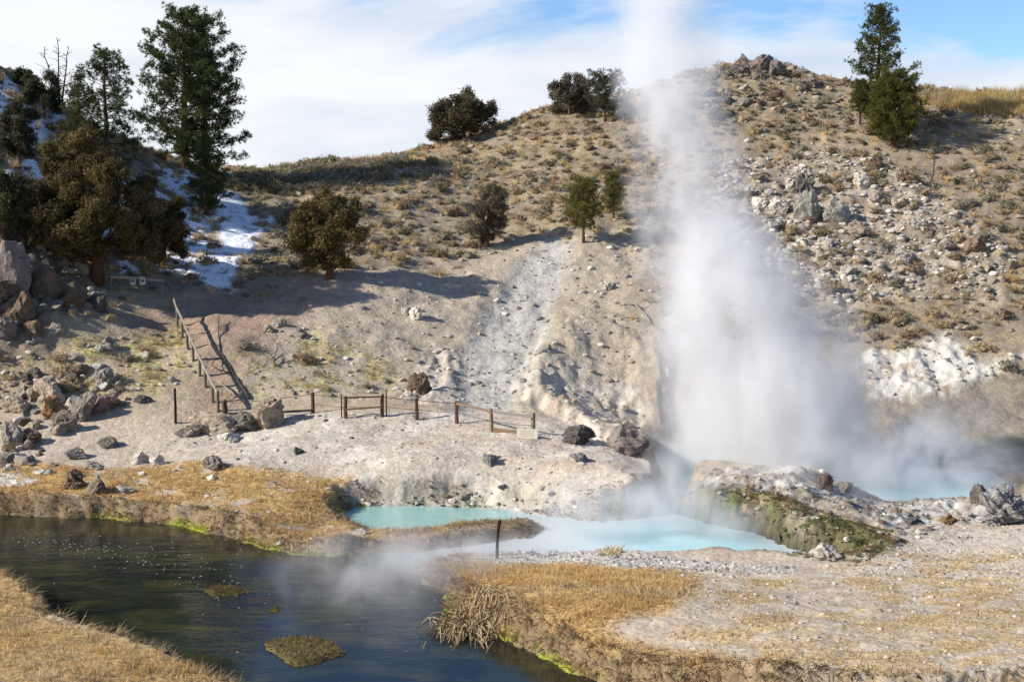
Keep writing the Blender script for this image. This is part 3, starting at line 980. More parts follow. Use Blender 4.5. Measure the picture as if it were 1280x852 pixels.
def juniper(loc, h, wid, seed, label, name='juniper_tree', lobes=None, col_=(0.075, 0.06, 0.026), trunk_h=0.12, lean=0.0, dens=1.0, group=None, leaf=0.17, nl=16, depth=0.9):
    """crown made of many leafy lobes; lobes = [(x, z, r)] in units of half width / height / half width"""
    r = np.random.default_rng(seed)
    t = thing_tree(name, loc, label, 'tree', group)
    hw = wid / 2
    if lobes is None:
        lobes = []
        for k in range(nl):
            f = (k + 0.5) / nl
            z = trunk_h + 0.12 + (0.80 - trunk_h) * f
            rr = math.sqrt(max(0.05, 1 - (abs((z - 0.5)) / 0.62) ** 2.2)) * 0.66
            a = k * 2.4 + r.random()
            rr *= 0.8 + 0.35 * r.random()
            lobes.append((rr * math.cos(a), z, 0.26 + 0.16 * r.random(), rr * math.sin(a)))
    parts = [tube(np.array([[0, 0, -0.3], [lean * h * .05, 0, 0.1 * h], [lean * h * 0.2, 0.02 * h, 0.45 * h], [lean * h * 0.4, 0, 0.8 * h]]), [0.05 * h, 0.04 * h, 0.024 * h, 0.008 * h], 8)]
    big = lobes
    lobes = []
    for lb in big:
        lb = lb if len(lb) > 3 else (*lb, (r.random() * 2 - 1) * 0.55)
        for q in range(4):
            d = r.normal(size=3); d /= np.linalg.norm(d)
            if r.random() < 0.12 and q:
                continue
            R0 = lb[2]
            lobes.append((lb[0] + d[0] * R0 * 0.66, lb[1] + d[2] * R0 * 0.66 * hw / h, R0 * (0.45 + 0.3 * r.random()), lb[3] + d[1] * R0 * .66))
    cen, outs, cs = [], [], []
    for i, lb in enumerate(lobes):
        lx, lz, lr = lb[:3]
        ly = lb[3] if len(lb) > 3 else (r.random() * 2 - 1) * 0.55
        c0 = np.array([lx * hw, ly * hw * depth, lz * h])
        R_ = lr * hw
        st = np.array([lean * h * 0.15, 0, min(0.4 * lz * h, 0.35 * h)])
        mid = (st + c0) / 2 + r.normal(size=3) * 0.06 * h * np.array([1, 1, .3])
        if i % 6 == 0:
            parts.append(tube(np.stack([st, mid, c0]), [0.010 * h, 0.006 * h, 0.002 * h], 4, False))
        n = int(230 * dens * R_ ** 1.6) + 14
        d = r.normal(size=(n, 3)); d /= np.linalg.norm(d, axis=1, keepdims=True)
        rad = R_ * (0.35 + 0.65 * r.random(n) ** 0.45) * (1 + 0.22 * np.sin(d[:, 0] * 7 + i) * np.sin(d[:, 2] * 6 + 2 * i))
        c = c0 + d * rad[:, None] * np.array([1, 1, 0.82])
        cen.append(c); outs.append(d); cs.append(np.full(n, 0.75 + 0.5 * r.random()))
    cen = np.concatenate(cen); outs = np.concatenate(outs); cs = np.concatenate(cs)
    k = cen[:, 2] > 0.03 * h
    cen, outs, cs = cen[k], outs[k], cs[k]
    clr = 1.9 * np.asarray(col_)[None] * cs[:, None] * (0.7 + 0.6 * r.random((len(cen), 1)))
    V, Fc, tn = leaves(cen, outs, 6, leaf * 0.85, leaf * 0.24, r, clr)
    obj('crown', mesh('juniper_crown', V, Fc, M['needle'], tn), t)
    V, fl = join(parts)
    obj('trunk', mesh('juniper_trunk', V, fl, M['bark_juniper'], None, True), t)
    return t


def dead_tree(loc, h, seed, label, stems=((0, 0), ), name='dead_tree', mat='dead', nb=16, blen=0.22):
    r = np.random.default_rng(seed)
    t = thing_tree(name, loc, label, 'tree')
    parts, tw = [], []
    for k, (dx, hh) in enumerate(stems):
        hs = h * (1 - hh)
        zz = np.linspace(0, hs, 8)
        P = np.stack([dx * h * (zz / h) ** 0.8 + 0.01 * h * r.normal(size=8), 0.012 * h * r.normal(size=8), zz - 0.2 * (zz == 0)], 1)
        parts.append(tube(P, np.linspace(0.016 * h, 0.004 * h, 8), 6))
        for i in range(nb):
            f = 0.2 + 0.78 * r.random()
            o = np.array([np.interp(f * hs, zz, P[:, j]) for j in range(3)])
            a = r.random() * 6.28
            ln = blen * h * (1.15 - f) * (0.5 + 0.7 * r.random())
            e = o + ln * np.array([math.cos(a), math.sin(a), 0.25 + 0.35 * r.random()])
            m_ = (o + e) / 2 + np.array([0, 0, -0.05 * ln])
            tw.append(tube(np.stack([o, m_, e]), [0.0045 * h, 0.0032 * h, 0.0018 * h], 4, False))
            for q in range(2):
                s = m_ + (e - m_) * r.random()
                e2 = s + ln * 0.4 * (np.array([math.cos(a), math.sin(a), 0.4]) + 0.7 * r.normal(size=3))
                tw.append(tube(np.stack([s, e2]), [0.0026 * h, 0.0014 * h], 3, False))
    V, fl = join(parts)
    obj('trunk', mesh('dead_trunk', V, fl, M[mat], None, True), t)
    V, fl = join(tw)
    obj('branch', mesh('dead_branches', V, fl, M[mat]), t)['kind'] = 'stuff'
    return t


def ico(sub):
    import bmesh
    bm = bmesh.new()
    bmesh.ops.create_icosphere(bm, subdivisions=sub, radius=1.0)
    V = np.array([v.co[:] for v in bm.verts]); Fc = np.array([[v.index for v in f.verts] for f in bm.faces])
    bm.free()
    return V, Fc


ICO = {k: ico(k) for k in (1, 2, 3, 4, 5)}


def n3(p, f, seed):
    return (vn(p[:, 0] * f + p[:, 2] * f * 0.7, p[:, 1] * f - p[:, 2] * f * 0.6, seed) + vn(p[:, 2] * f + 3.1, p[:, 0] * f * 0.8 - p[:, 1] * f * 0.5, seed + 5)) * 0.5


def rock_geo(seed, sub=3, cuts=9, rough=0.12, flatten=1.0):
    r = np.random.default_rng(seed)
    V, Fc = ICO[sub]
    V = V.copy()
    for _ in range(cuts):
        n = r.normal(size=3); n /= np.linalg.norm(n)
        dd = 0.42 + 0.38 * r.random()
        k = V @ n - dd
        V -= np.maximum(k, 0)[:, None] * n[None] * 0.93
    nrm = V / (np.linalg.norm(V, axis=1, keepdims=True) + 1e-9)
    V += nrm * (rough * n3(V, 2.1, seed) + rough * 0.55 * n3(V, 5.3, seed + 2) + (rough * 0.45 * n3(V, 11.0, seed + 3) - rough * 0.9 * np.maximum(0, 0.22 - np.abs(n3(V, 3.3, seed + 7))) / 0.22 * 0.5 if sub > 2 else 0))[:, None]
    V -= (V.max(0) + V.min(0)) / 2
    V /= (V.max(0) - V.min(0)) / 2
    V[:, 2] *= flatten
    return V, Fc


ROCKS = {}


def rock_mesh(kind, var, sub):
    key = (kind, var, sub)
    if key not in ROCKS:
        V, Fc = rock_geo(900 + var * 13, sub, 9 if sub > 2 else 8, 0.2)
        ROCKS[key] = mesh('%s_rock' % kind, V, Fc, M[kind])
    return ROCKS[key]


def boulder(u, v, wpx, hpx, kind, label, name='boulder', seed=None, tilt=0.0, depth=0.8, rough=0.24, sub=4, cuts=10, group=None, up=0.0):
    """u, v: middle of its visible foot; size from its apparent width and height"""
    p = ground0(u, v)
    sc_ = p[1] / F * 1.02
    w_, h_ = wpx * sc_, hpx * sc_
    seed = seed if seed is not None else int(u * 7 + v * 3)
    V, Fc = rock_geo(seed, sub, cuts, rough)
    d_ = w_ * depth
    V = V * np.array([w_ / 2, d_ / 2, h_ * 0.68])
    ct, st = math.cos(tilt), math.sin(tilt)
    x, z = V[:, 0].copy(), V[:, 2].copy()
    V[:, 0] = x * ct - z * st; V[:, 2] = x * st + z * ct
    y0 = p[1] + d_ * 0.35
    zb = hz(p[0], y0 - d_ * 0.3)
    V[:, 2] += h_ - V[:, 2].max() - up
    o = obj(name, mesh(kind + '_boulder', V, Fc, M[kind]), None, (p[0] * y0 / p[1], y0, zb))
    return tag(o, label, 'boulder' if name == 'boulder' else 'rock', group)


# ------------------------------------------------------------------ trees
def tree_at(fn, u, vbase, vtop, wpx, seed, label, ymin=24.0, **kw):
    p = ground(u, vbase, 0.05, ymin)
    s = p.y / F * 1.005
    return fn(p, (vbase - vtop) * s, wpx * s, seed, label, **kw)


T = tree_at
T(pine, 232, 214, 19, 136, 1, 'tall dark green pine on the skyline, left trunk of the tallest pair', crown0=0.12, dens=1.25, gap=0.08, shape=0.7, group='tall pines')
T(pine, 258, 216, 25, 132, 2, 'tall dark green pine on the skyline, right trunk of the tallest pair', crown0=0.10, dens=1.15, gap=0.08, shape=0.7, group='tall pines')
T(pine, 136, 222, 68, 112, 3, 'dark green pine behind the big brown juniper, shorter than the tall pair', crown0=0.12, dens=1.05, gap=0.08, shape=0.8)
T(pine, 101, 210, 96, 62, 4, 'light green pine between the bare dead tree and a taller dark pine', crown0=0.1, col_=(0.05, 0.07, 0.024))
T(pine, 259, 268, 168, 72, 5, 'young bushy pine below the tall pair at the edge of the snow', crown0=0.08, col_=(0.045, 0.075, 0.022), dens=1.5)
T(juniper, 122, 348, 152, 178, 6, 'large brown-olive juniper with reddish trunk in the shade above the signs', trunk_h=0.2, col_=(0.066, 0.050, 0.020), dens=2.2, leaf=0.17,
  lobes=[(-0.15, 0.93, .15), (-0.02, 0.86, .2), (-0.4, 0.86, .18), (-0.62, 0.78, .22), (0.12, 0.76, .22), (-0.25, 0.74, .26), (0.34, 0.68, .2), (-0.72, 0.62, .2), (-0.4, 0.6, .26), (0.02, 0.6, .28), (0.5, 0.58, .22),
         (0.72, 0.5, .2), (0.35, 0.5, .26), (-0.15, 0.48, .28), (-0.6, 0.46, .26), (-0.86, 0.42, .2), (0.62, 0.38, .24), (0.88, 0.34, .2), (0.2, 0.38, .26), (-0.4, 0.34, .26), (-0.72, 0.28, .22), (0.5, 0.26, .22), (0.8, 0.2, .18), (-0.2, 0.26, .2), (0.1, 0.26, .18),
         (-0.3, 0.5, .26, -.6), (0.1, 0.45, .28, -.7), (0.4, 0.42, .24, -.6), (-0.1, 0.62, .24, -.5), (-0.55, 0.38, .24, -.6), (0.25, 0.6, .22, -.45), (-0.05, 0.34, .22, -.75), (0.6, 0.3, .2, -.5), (-0.35, 0.3, .2, -.65)])
T(juniper, 205, 335, 242, 58, 7, 'dark brown juniper beside the snow, lower neighbour of the large juniper', col_=(0.05, 0.036, 0.016), nl=14)
T(juniper, 55, 150, 94, 48, 8, 'small dark juniper at the foot of the bare dead tree', col_=(0.035, 0.038, 0.02), nl=11)
T(juniper, 28, 112, 88, 22, 9, 'tiny dark juniper on the snowy crest of the left hill', col_=(0.03, 0.036, 0.018), nl=7)
T(juniper, 24, 212, 132, 46, 10, 'dark juniper rising out of the upper snow patch', col_=(0.036, 0.035, 0.018), nl=16)
T(juniper, 4, 305, 208, 66, 12, 'dark green juniper above the cliff at the picture edge', col_=(0.04, 0.04, 0.018), nl=18)
T(juniper, 52, 300, 232, 52, 14, 'low dark juniper between the cliff and the large juniper', col_=(0.042, 0.036, 0.017), nl=14)
dead_tree(ground(76, 146, 0.05), 92 * 0.051, 15, 'bare dead tree with three thin stems on the snowy hill', ((-0.22, 0.12), (0.0, 0.0), (0.13, 0.12)), nb=22)
T(juniper, 412, 349, 238, 100, 16, 'lone wind-shaped juniper casting a long shadow on the bare slope', trunk_h=0.14, lean=0.05, col_=(0.07, 0.054, 0.02),
  lobes=[(-0.55, 0.30, .36), (-0.7, 0.48, .34), (-0.62, 0.68, .34), (-0.3, 0.82, .34), (-0.1, 0.92, .25), (0.15, 0.75, .36), (0.2, 0.9, .22), (0.45, 0.72, .3), (0.6, 0.85, .18), (0.72, 0.62, .28), (0.8, 0.5, .22), (0.5, 0.45, .36), (0.1, 0.5, .42), (-0.2, 0.6, .42), (0.3, 0.28, .3), (-0.25, 0.34, .4), (0.0, 0.22, .22)])
T(juniper, 580, 176, 111, 88, 17, 'broad dark juniper alone on the skyline', trunk_h=0.03, col_=(0.052, 0.042, 0.022),
  lobes=[(-0.75, 0.36, .32), (-0.6, 0.55, .32), (-0.8, 0.18, .26), (-0.3, 0.66, .34), (-0.1, 0.3, .42), (-0.4, 0.3, .42), (0.05, 0.84, .26), (0.25, 0.66, .36), (0.3, 0.4, .4), (0.55, 0.56, .3), (0.8, 0.64, .22), (0.72, 0.46, .24), (0.0, 0.6, .4)])
T(juniper, 712, 142, 94, 56, 18, 'rounded brown juniper on the skyline beside a grey-green pine', trunk_h=0.02, col_=(0.06, 0.05, 0.036), nl=14)
T(pine, 756, 149, 93, 52, 19, 'grey-green spreading pine on the skyline at the edge of the steam', crown0=0.3, col_=(0.05, 0.065, 0.04), top=0.55, dens=1.5, shape=0.6)
T(juniper, 608, 308, 227, 56, 20, 'grey-brown two-lobed juniper at the top of the grey scree', trunk_h=0.1, col_=(0.07, 0.058, 0.04), lean=0.15, dens=1.5, leaf=0.13,
  lobes=[(-0.4, 0.35, .5), (-0.5, 0.55, .45), (-0.2, 0.72, .45), (0.15, 0.85, .42), (0.45, 0.85, .4), (0.55, 0.65, .42), (0.3, 0.5, .5), (0.5, 0.38, .42), (0.2, 0.25, .42), (-0.1, 0.2, .35), (0.7, 0.75, .3)])
T(pine, 729, 307, 232, 47, 21, 'small bright green pine at the head of the grey scree', crown0=0.28, col_=(0.085, 0.10, 0.032), dens=2.0, top=0.45, shape=0.55, group='small green pines')
T(pine, 767, 274, 219, 32, 22, 'small pale green pine half veiled by steam', crown0=0.2, col_=(0.085, 0.10, 0.036), dens=2.0, top=0.4, shape=0.55, group='small green pines')
T(pine, 1097, 168, 14, 84, 23, 'tall conical pine on the right skyline', crown0=0.16, dens=1.35, shape=0.9, top=0.2, col_=(0.042, 0.062, 0.02))
T(pine, 1117, 188, 95, 70, 24, 'shorter olive pine in front of the tall conical pine', crown0=0.15, dens=1.9, shape=0.5, top=0.5, col_=(0.06, 0.078, 0.02))
T(pine, 1075, 158, 104, 34, 25, 'small thin pine left of the tall conical pine', crown0=0.32, dens=1.7, col_=(0.06, 0.075, 0.022))
dead_tree(ground(1165, 236, 0.05), 70 * 0.053, 26, 'grey leafless snag on the rocky slope below the conical pine', ((0.02, 0.0),), nb=16, mat='dead', blen=0.16)


# ------------------------------------------------------------------ scrub and bushes
def bush_geo(seed, kind):
    r = np.random.default_rng(seed)
    if kind == 'sage':
        n = 58; c = r.normal(size=(n, 3)); c /= np.linalg.norm(c, axis=1, keepdims=True)
        c *= (0.25 + 0.75 * r.random((n, 1)) ** .6) * np.array([0.5, 0.5, 0.36]); c[:, 2] = np.abs(c[:, 2]) + 0.02
        o = c * 2.0
        V, Fc, tn = blades(c, 7, 0.15, 0.022, r, 0.30, o, np.array([1.0, 1.0, 1.0]) * (0.65 + 0.7 * r.random((n, 1))), 0.3)
    else:
        n = 9; a = r.random(n) * 6.28; q = r.random(n) ** .5 * 0.22
        c = np.stack([np.cos(a) * q, np.sin(a) * q, np.zeros(n)], 1)
        o = np.stack([np.cos(a) * q * 4.2, np.sin(a) * q * 4.2, np.full(n, 0.9)], 1)
        V, Fc, tn = blades(c, 22, 0.44, 0.014, r, 0.5, o, np.array([1.0, 1.0, 1.0]) * (0.7 + 0.6 * r.random((n, 1))), 0.3)
        V[:, 2] = np.maximum(V[:, 2], -0.05)
    if kind == 'sage':
        cv, cf = ICO[1]
        cv = cv[:, :] * (0.86 + 0.30 * n3(cv, 2.6, seed)[:, None]) * np.array([0.40, 0.40, 0.29])
        cv[:, 2] = np.maximum(cv[:, 2] + 0.05, -0.05)
        V = np.concatenate([cv[cf].reshape(-1, 3), V]); Fc = np.arange(len(V)).reshape(-1, 3)
        ct = np.repeat(0.70 + 0.3 * r.random((len(cf), 1)), 3, 0) * np.ones((1, 3))
        tn = np.concatenate([ct, tn])
    return V, Fc, tn


BCOL = {'grey-green sagebrush': ('sage', (0.30, 0.268, 0.19)), 'olive shrub': ('sage', (0.25, 0.205, 0.115)), 'tan dry shrub': ('sage', (0.43, 0.335, 0.205)),
        'reddish brown shrub': ('sage', (0.29, 0.20, 0.135)), 'straw-coloured bunchgrass': ('tuft', (0.58, 0.43, 0.21)), 'pale bunchgrass': ('tuft', (0.60, 0.50, 0.30))}
BG = {k: [bush_geo(300 + i + 10 * j, k[1] and BCOL[k][0]) for i in range(4)] for j, k in enumerate(BCOL)}
BM = {}
for k, gl_ in BG.items():
    nm = 'sagebrush' if BCOL[k][0] == 'sage' else 'bunchgrass'
    BM[k] = [mesh(nm, V, Fc, M['scrub'], tn * np.array(BCOL[k][1])) for V, Fc, tn in gl_]

LAND = [(232, 200, 'the tall pine pair'), (136, 200, 'the pine behind the large juniper'), (259, 255, 'the young bushy pine'), (122, 335, 'the large brown juniper'), (300, 300, 'the snow chute'),
        (412, 340, 'the lone wind-shaped juniper'), (580, 172, 'the broad skyline juniper'), (712, 140, 'the rounded skyline juniper'), (608, 300, 'the two-lobed juniper'),
        (729, 300, 'the bright green pine'), (767, 270, 'the pine veiled by steam'), (650, 400, 'the grey scree'), (1097, 160, 'the tall conical pine'), (1165, 230, 'the leafless snag'),
        (948, 85, 'the summit outcrop'), (1010, 265, 'the biggest pale ledge'), (1046, 270, 'the right pale ledge'), (1005, 235, 'the dark crag'), (1217, 310, 'the large brown hillside boulder'),
        (1150, 460, 'the white chalk'), (1265, 330, 'the upright tan stone'), (70, 510, 'the orange boulder'), (103, 510, 'the upright grey boulder'), (131, 505, 'the reddish boulder'),
        (12, 350, 'the cliff crag'), (174, 350, 'the two white signs'), (220, 505, 'the tall rusty stake'), (300, 525, 'the boulder pile below the fence'), (245, 445, 'the wooden fence'),
        (480, 505, 'the brown wire fence'), (655, 545, 'the cream notice board'), (783, 550, 'the large cracked grey-brown rock'), (520, 395, 'the white rock on the bare slope'), (400, 220, 'the dark sage bank'),
        (1230, 135, 'the crest meadow'), (1262, 640, 'the big crumbly grey rock'), (1032, 690, 'the waterline boulder'), (621, 690, 'the dark marker post'), (100, 605, 'the brown boulder on the golden bank'),
        (17, 598, 'the white salt flat'), (600, 640, 'the blue pool'), (1100, 215, 'the brown upper ledge'), (900, 140, 'the dark ledge below the outcrop'), (865, 300, 'the steam edge'), (1280, 400, 'the frame edge')]
ORD = ('nearest', 'second', 'third', 'fourth', 'fifth', 'sixth')


def place_labels(items):
    """items: (u, v, kind phrase, fallback); says what each stands beside, counted outward from a landmark"""
    slots = {}
    for i, (u, v, kd, fb) in enumerate(items):
        dist, k = min((math.hypot(u - a, (v - b) * 1.2), k) for k, (a, b, t) in enumerate(LAND))
        dx, dy = u - LAND[k][0], v - LAND[k][1]
        side = ('right of' if dx > 0 else 'left of') if abs(dx) > abs(dy) else ('below' if dy > 0 else 'above')
        slots.setdefault((k, side, kd), []).append((dist, i))
    out = [None] * len(items)
    for (k, side, kd), v in slots.items():
        for n, (dist, i) in enumerate(sorted(v)):
            if n < len(ORD):
                out[i] = ('only ' if len(v) == 1 else ORD[n] + ' ') + kd + ' ' + side + ' ' + LAND[k][2]
            else:
                out[i] = items[i][3]
    return out


# candidate spots, jittered grid on the slopes
st_ = 0.64
cxg, cyg = np.meshgrid(np.arange(-46, 50, st_), np.arange(61, 112, st_))
cxg = (cxg + (RNG.random(cxg.shape) - .5) * st_ * 0.95).ravel(); cyg = (cyg + (RNG.random(cyg.shape) - .5) * st_ * 0.95).ravel()
zb = base(cxg, cyg)
uu, vv, dp = to_px(cxg, cyg, zb)
k = (uu > -60) & (uu < 1340) & (vv > 40)
cxg, cyg, zb, uu, vv = cxg[k], cyg[k], zb[k], uu[k], vv[k]
hs_ = zone('hillside', cxg, cyg, 2.5, 2.0, 0.3, 50)
bare_ = zone('bare', cxg, cyg, 1.5, 1.5, 0.4, 51)
patch = fbm(cxg * 0.22, cyg * 0.3, 3, 201)
pr = 0.92 * hs_ * (0.85 + 0.6 * patch) * (1 - 0.88 * bare_) * (1 - 0.99 * zone('talus', cxg, cyg, 1.0, .3, .5, 4)) * (1 - 0.45 * zone('rocky', cxg, cyg, 1.0, 1, .4, 1))
pr *= (1 - 0.93 * zone('brownpath', cxg, cyg, 1.0, .6, .5, 52)) * (1 - 0.95 * zone('chalk', cxg, cyg, 1.0, .6, .5, 2)) * (1 - 0.9 * zone('snow_chute', cxg, cyg, 0.6, .3, .5, 80)) * (1 - .8 * zone('eroded', cxg, cyg, .6, .3, .5, 3))
pr *= 1 - 0.6 * zone('cliffleft', cxg, cyg, 1.0, .3, .5, 5)
pr += 0.10 * zone('yellow', cxg, cyg) + 0.07 * zone('yellow2', cxg, cyg)
pr += 0.35 * zone('sagebank', cxg, cyg, 1.0, 0.5, 0.4, 70)
sel = RNG.random(len(pr)) < pr
cxg, cyg, uu, vv, patch = cxg[sel], cyg[sel], uu[sel], vv[sel], patch[sel]
czg = height(cxg, cyg, False)
sg_ = zone('sagebank', cxg, cyg, 1.0, 0.5, 0.4, 70)
md_ = zone('meadow', cxg, cyg, 1.5, 0.5, 0.4, 71)
kinds = list(BCOL)
wts = np.array([0.22, 0.12, 0.26, 0.07, 0.22, 0.11])
kind_i = np.empty(len(cxg), int)
for i in range(len(cxg)):
    wv = wts.copy()
    if cxg[i] > 12: wv[3] *= 1.5
    if patch[i] > 0.2: wv[4] *= 2.0
    if sg_[i] > 0.4: wv = np.array([0.62, 0.33, 0.0, 0.05, 0, 0])
    if md_[i] > 0.4: wv = np.array([0.1, 0.05, 0.05, 0, .5, .3])
    kind_i[i] = RNG.choice(6, p=wv / wv.sum())
size = 0.55 + 0.8 * RNG.random(len(cxg)) ** 2.2 + 0.3 * sg_
size = np.where(kind_i >= 4, size * 0.85, size)
inb = (uu > -5) & (uu < 1285)
order = np.argsort(-(size / cyg) * inb)
N_IND = 290
REG = [('on the bare slope above the wire fence', lambda u, v: (320 < u < 815) and v > 305),
       ('high on the middle hillside', lambda u, v: (300 < u < 860) and v <= 305),
       ('on the shaded snowy hill', lambda u, v: u <= 320),
       ('on the rubbly slope right of the steam', lambda u, v: v > 190),
       ('near the rocky crest right of the steam', lambda u, v: True)]
BUSHES = []
tilt = lambda: (RNG.normal() * 0.08, RNG.normal() * 0.08, RNG.random() * 6.28)
for i in order[:N_IND]:
    kd = kinds[kind_i[i]]
    place = next(t_ for t_, f_ in REG if f_(uu[i], vv[i]))
    s = size[i]
    o = obj('sagebrush' if BCOL[kd][0] == 'sage' else 'bunchgrass', BM[kd][int(RNG.integers(4))], None, (cxg[i], cyg[i], czg[i] - 0.03), tilt(), (s, s, s * (0.85 + 0.3 * RNG.random())))
    tag(o, None, 'shrub' if BCOL[kd][0] == 'sage' else 'grass clump', kd + ' ' + place)
    BUSHES.append((o, (uu[i], vv[i], kd, 'one ' + kd + ' ' + place)))
for (o, _), lb in zip(BUSHES, place_labels([b[1] for b in BUSHES])):
    o['label'] = lb
# the remaining ones in one mass
rest = list(order[N_IND:])
# extra small tufts
Vs, Fs, Ts, off = [], [], [], 0
for i in rest:
    kd = kinds[kind_i[i]]
    V, Fc, tn = BG[kd][int(RNG.integers(4))]
    nf = len(Fc) * 3 // 5 if BCOL[kd][0] == 'sage' else len(Fc) // 2
    a = RNG.random() * 6.28; s = size[i]
    ca, sa = math.cos(a) * s, math.sin(a) * s
    keepf = Fc[:nf]
    vv_ = V[:nf * 3]
    Vs.append(np.stack([vv_[:, 0] * ca - vv_[:, 1] * sa + cxg[i], vv_[:, 0] * sa + vv_[:, 1] * ca + cyg[i], vv_[:, 2] * s + czg[i] - 0.03], 1))
    Fs.append(keepf + off); off += nf * 3
    Ts.append(tn[:nf * 3] * np.array(BCOL[kd][1]) * (0.8 + 0.4 * RNG.random()))
tag(obj('hillside_scrub', mesh('hillside_scrub', np.concatenate(Vs), np.concatenate(Fs), M['scrub'], np.concatenate(Ts))), kind='stuff')


# ------------------------------------------------------------------ grass masses
def grass(name, zones, n, hgt, wid, colours, k=5, lean=0.5, prob=None, seed=0, keepbank=0.03, bank=False):
    r = np.random.default_rng(seed)
    P = np.concatenate([ZW[z] for z in zones])
    lo, hi = P.min(0) - 0.5, P.max(0) + 0.5
    lo = np.maximum(lo, (-40, 27)); hi = np.minimum(hi, (45, 112))
    area = (hi[0] - lo[0]) * (hi[1] - lo[1])
    x = lo[0] + (hi[0] - lo[0]) * r.random(n); y = lo[1] + (hi[1] - lo[1]) * r.random(n)
    m = np.zeros(n)
    for z in zones:
        m = np.maximum(m, zone(z, x, y, 0.4, 0.6, 0.6, 57))
    z, d, zo = height(x, y)
    m *= (d > keepbank)
    if prob is not None:
        m *= prob(x, y, d)
    s = r.random(n) < m
    x, y, z, d = x[s], y[s], z[s], d[s]
    c = np.stack([x, y, z - 0.01], 1)
    ci = fbm(x * 0.8, y * 0.8, 3, seed + 400) + 0.5 * fbm(x * 3, y * 3, 2, seed + 402)
    t = smooth01(-0.35, 0.35, ci)[:, None]
    cl = np.asarray(colours[0]) * (1 - t) + np.asarray(colours[1]) * t
    if len(colours) > 2:
        q = (r.random((len(x), 1)) < 0.2)
        cl = np.where(q, np.asarray(colours[2]), cl)
    gy_ = smooth01(0.1, 0.45, fbm(x * 0.55, y * 0.8, 3, seed + 407))[:, None] * 0.6
    cl = cl * (1 - gy_) + np.array([0.40, 0.33, 0.22]) * gy_ * (cl.mean(1, keepdims=True) / 0.33)
    g = 1 + 0.8 * fbm(x * 1.5, y * 1.5, 3, seed + 405)
    V, Fc, tn = blades(c, k, hgt * g, wid, r, lean and 1.0 / lean, None, cl, 0.3)
    return tag(obj(name, mesh(name, V, Fc, M['grass'], tn)), kind='stuff')


GOLD = [(0.54, 0.35, 0.14), (0.66, 0.47, 0.21), (0.42, 0.29, 0.16)]
grass('dry_grass', ['gold_left'], 30000, 0.15, 0.010, GOLD, 5, 0.8, lambda x, y, d: smooth01(-0.5, 0.0, fbm(x * 0.9, y * 0.9, 4, 63, 0.6)), 1)
grass('dry_grass', ['gold_front'], 18000, 0.14, 0.009, [(0.56, 0.40, 0.19), (0.68, 0.52, 0.28), (0.52, 0.32, 0.11)], 6, 0.9, None, 2)
grass('dry_grass', ['gold_right'], 30000, 0.13, 0.009, GOLD, 5, 0.8, None, 3)
grass('dry_grass', ['straw'], 30000, 0.08, 0.008, [(0.42, 0.31, 0.15), (0.48, 0.38, 0.20)], 4, 1.0, lambda x, y, d: smooth01(-0.25, 0.3, fbm(x * 0.75, y * 0.95, 4, 75, 0.62)), 4)
grass('dry_grass', ['spit'], 5000, 0.13, 0.009, [(0.24, 0.17, 0.09), (0.34, 0.25, 0.13)], 5, 0.9, None, 5)
grass('hill_grass', ['yellow', 'yellow2'], 16000, 0.15, 0.012, [(0.36, 0.31, 0.12), (0.44, 0.34, 0.15)], 4, 0.9, lambda x, y, d: smooth01(-0.2, 0.3, fbm(x * 0.9, y * 0.9, 4, 63, 0.6)), 6)
grass('meadow_grass', ['meadow'], 9000, 0.60, 0.016, [(0.44, 0.32, 0.13), (0.52, 0.40, 0.18)], 5, 0.35, None, 7)
grass('hill_grass', ['hillside'], 34000, 0.16, 0.014, [(0.38, 0.27, 0.12), (0.46, 0.35, 0.17), (0.20, 0.165, 0.09)], 4, 0.6,
      lambda x, y, d: 0.8 * smooth01(-0.1, 0.35, fbm(x * 0.9, y * 0.9, 4, 63, 0.6)) * (1 - zone('bare', x, y, 1, 1, .4, 51)) * (1 - zone('snow_mid', x, y)) * (1 - zone('snow_chute', x, y)) * (1 - .8 * zone('rocky', x, y)), 8)
grass('moss', ['mossface', 'mossterr'], 4500, 0.09, 0.018, [(0.13, 0.125, 0.045), (0.24, 0.155, 0.065), (0.10, 0.13, 0.03)], 5, 1.5, None, 9, 0.0)


def bank_grass(name, test, n, ln, colours, seed, dmax=0.7):
    """long dead grass hanging over the bank edge"""
    r = np.random.default_rng(seed)
    x = -40 + 75 * r.random(n); y = 30 + 30 * r.random(n)
    d = shore(x, y)
    s = (d > 0.05) & (d < dmax) & test(x, y)
    x, y = x[s], y[s]
    e = 0.15
    gx_ = (shore(x + e, y) - shore(x - e, y)); gy_ = (shore(x, y + e) - shore(x, y - e))
    nn = np.sqrt(gx_ ** 2 + gy_ ** 2) + 1e-6
    out = np.stack([-gx_ / nn * 1.6, -gy_ / nn * 1.6, np.full(len(x), -0.35)], 1)
    z = height(x, y, False)
    t = r.random((len(x), 1))
    cl = np.asarray(colours[0]) * (1 - t) + np.asarray(colours[1]) * t
    V, Fc, tn = blades(np.stack([x, y, z + 0.05], 1), 6, ln, 0.010, r, 0.1, out, cl, 0.4)
    V[:, 2] = np.maximum(V[:, 2], 0.01)
    return tag(obj(name, mesh(name, V, Fc, M['grass'], tn)), kind='stuff')


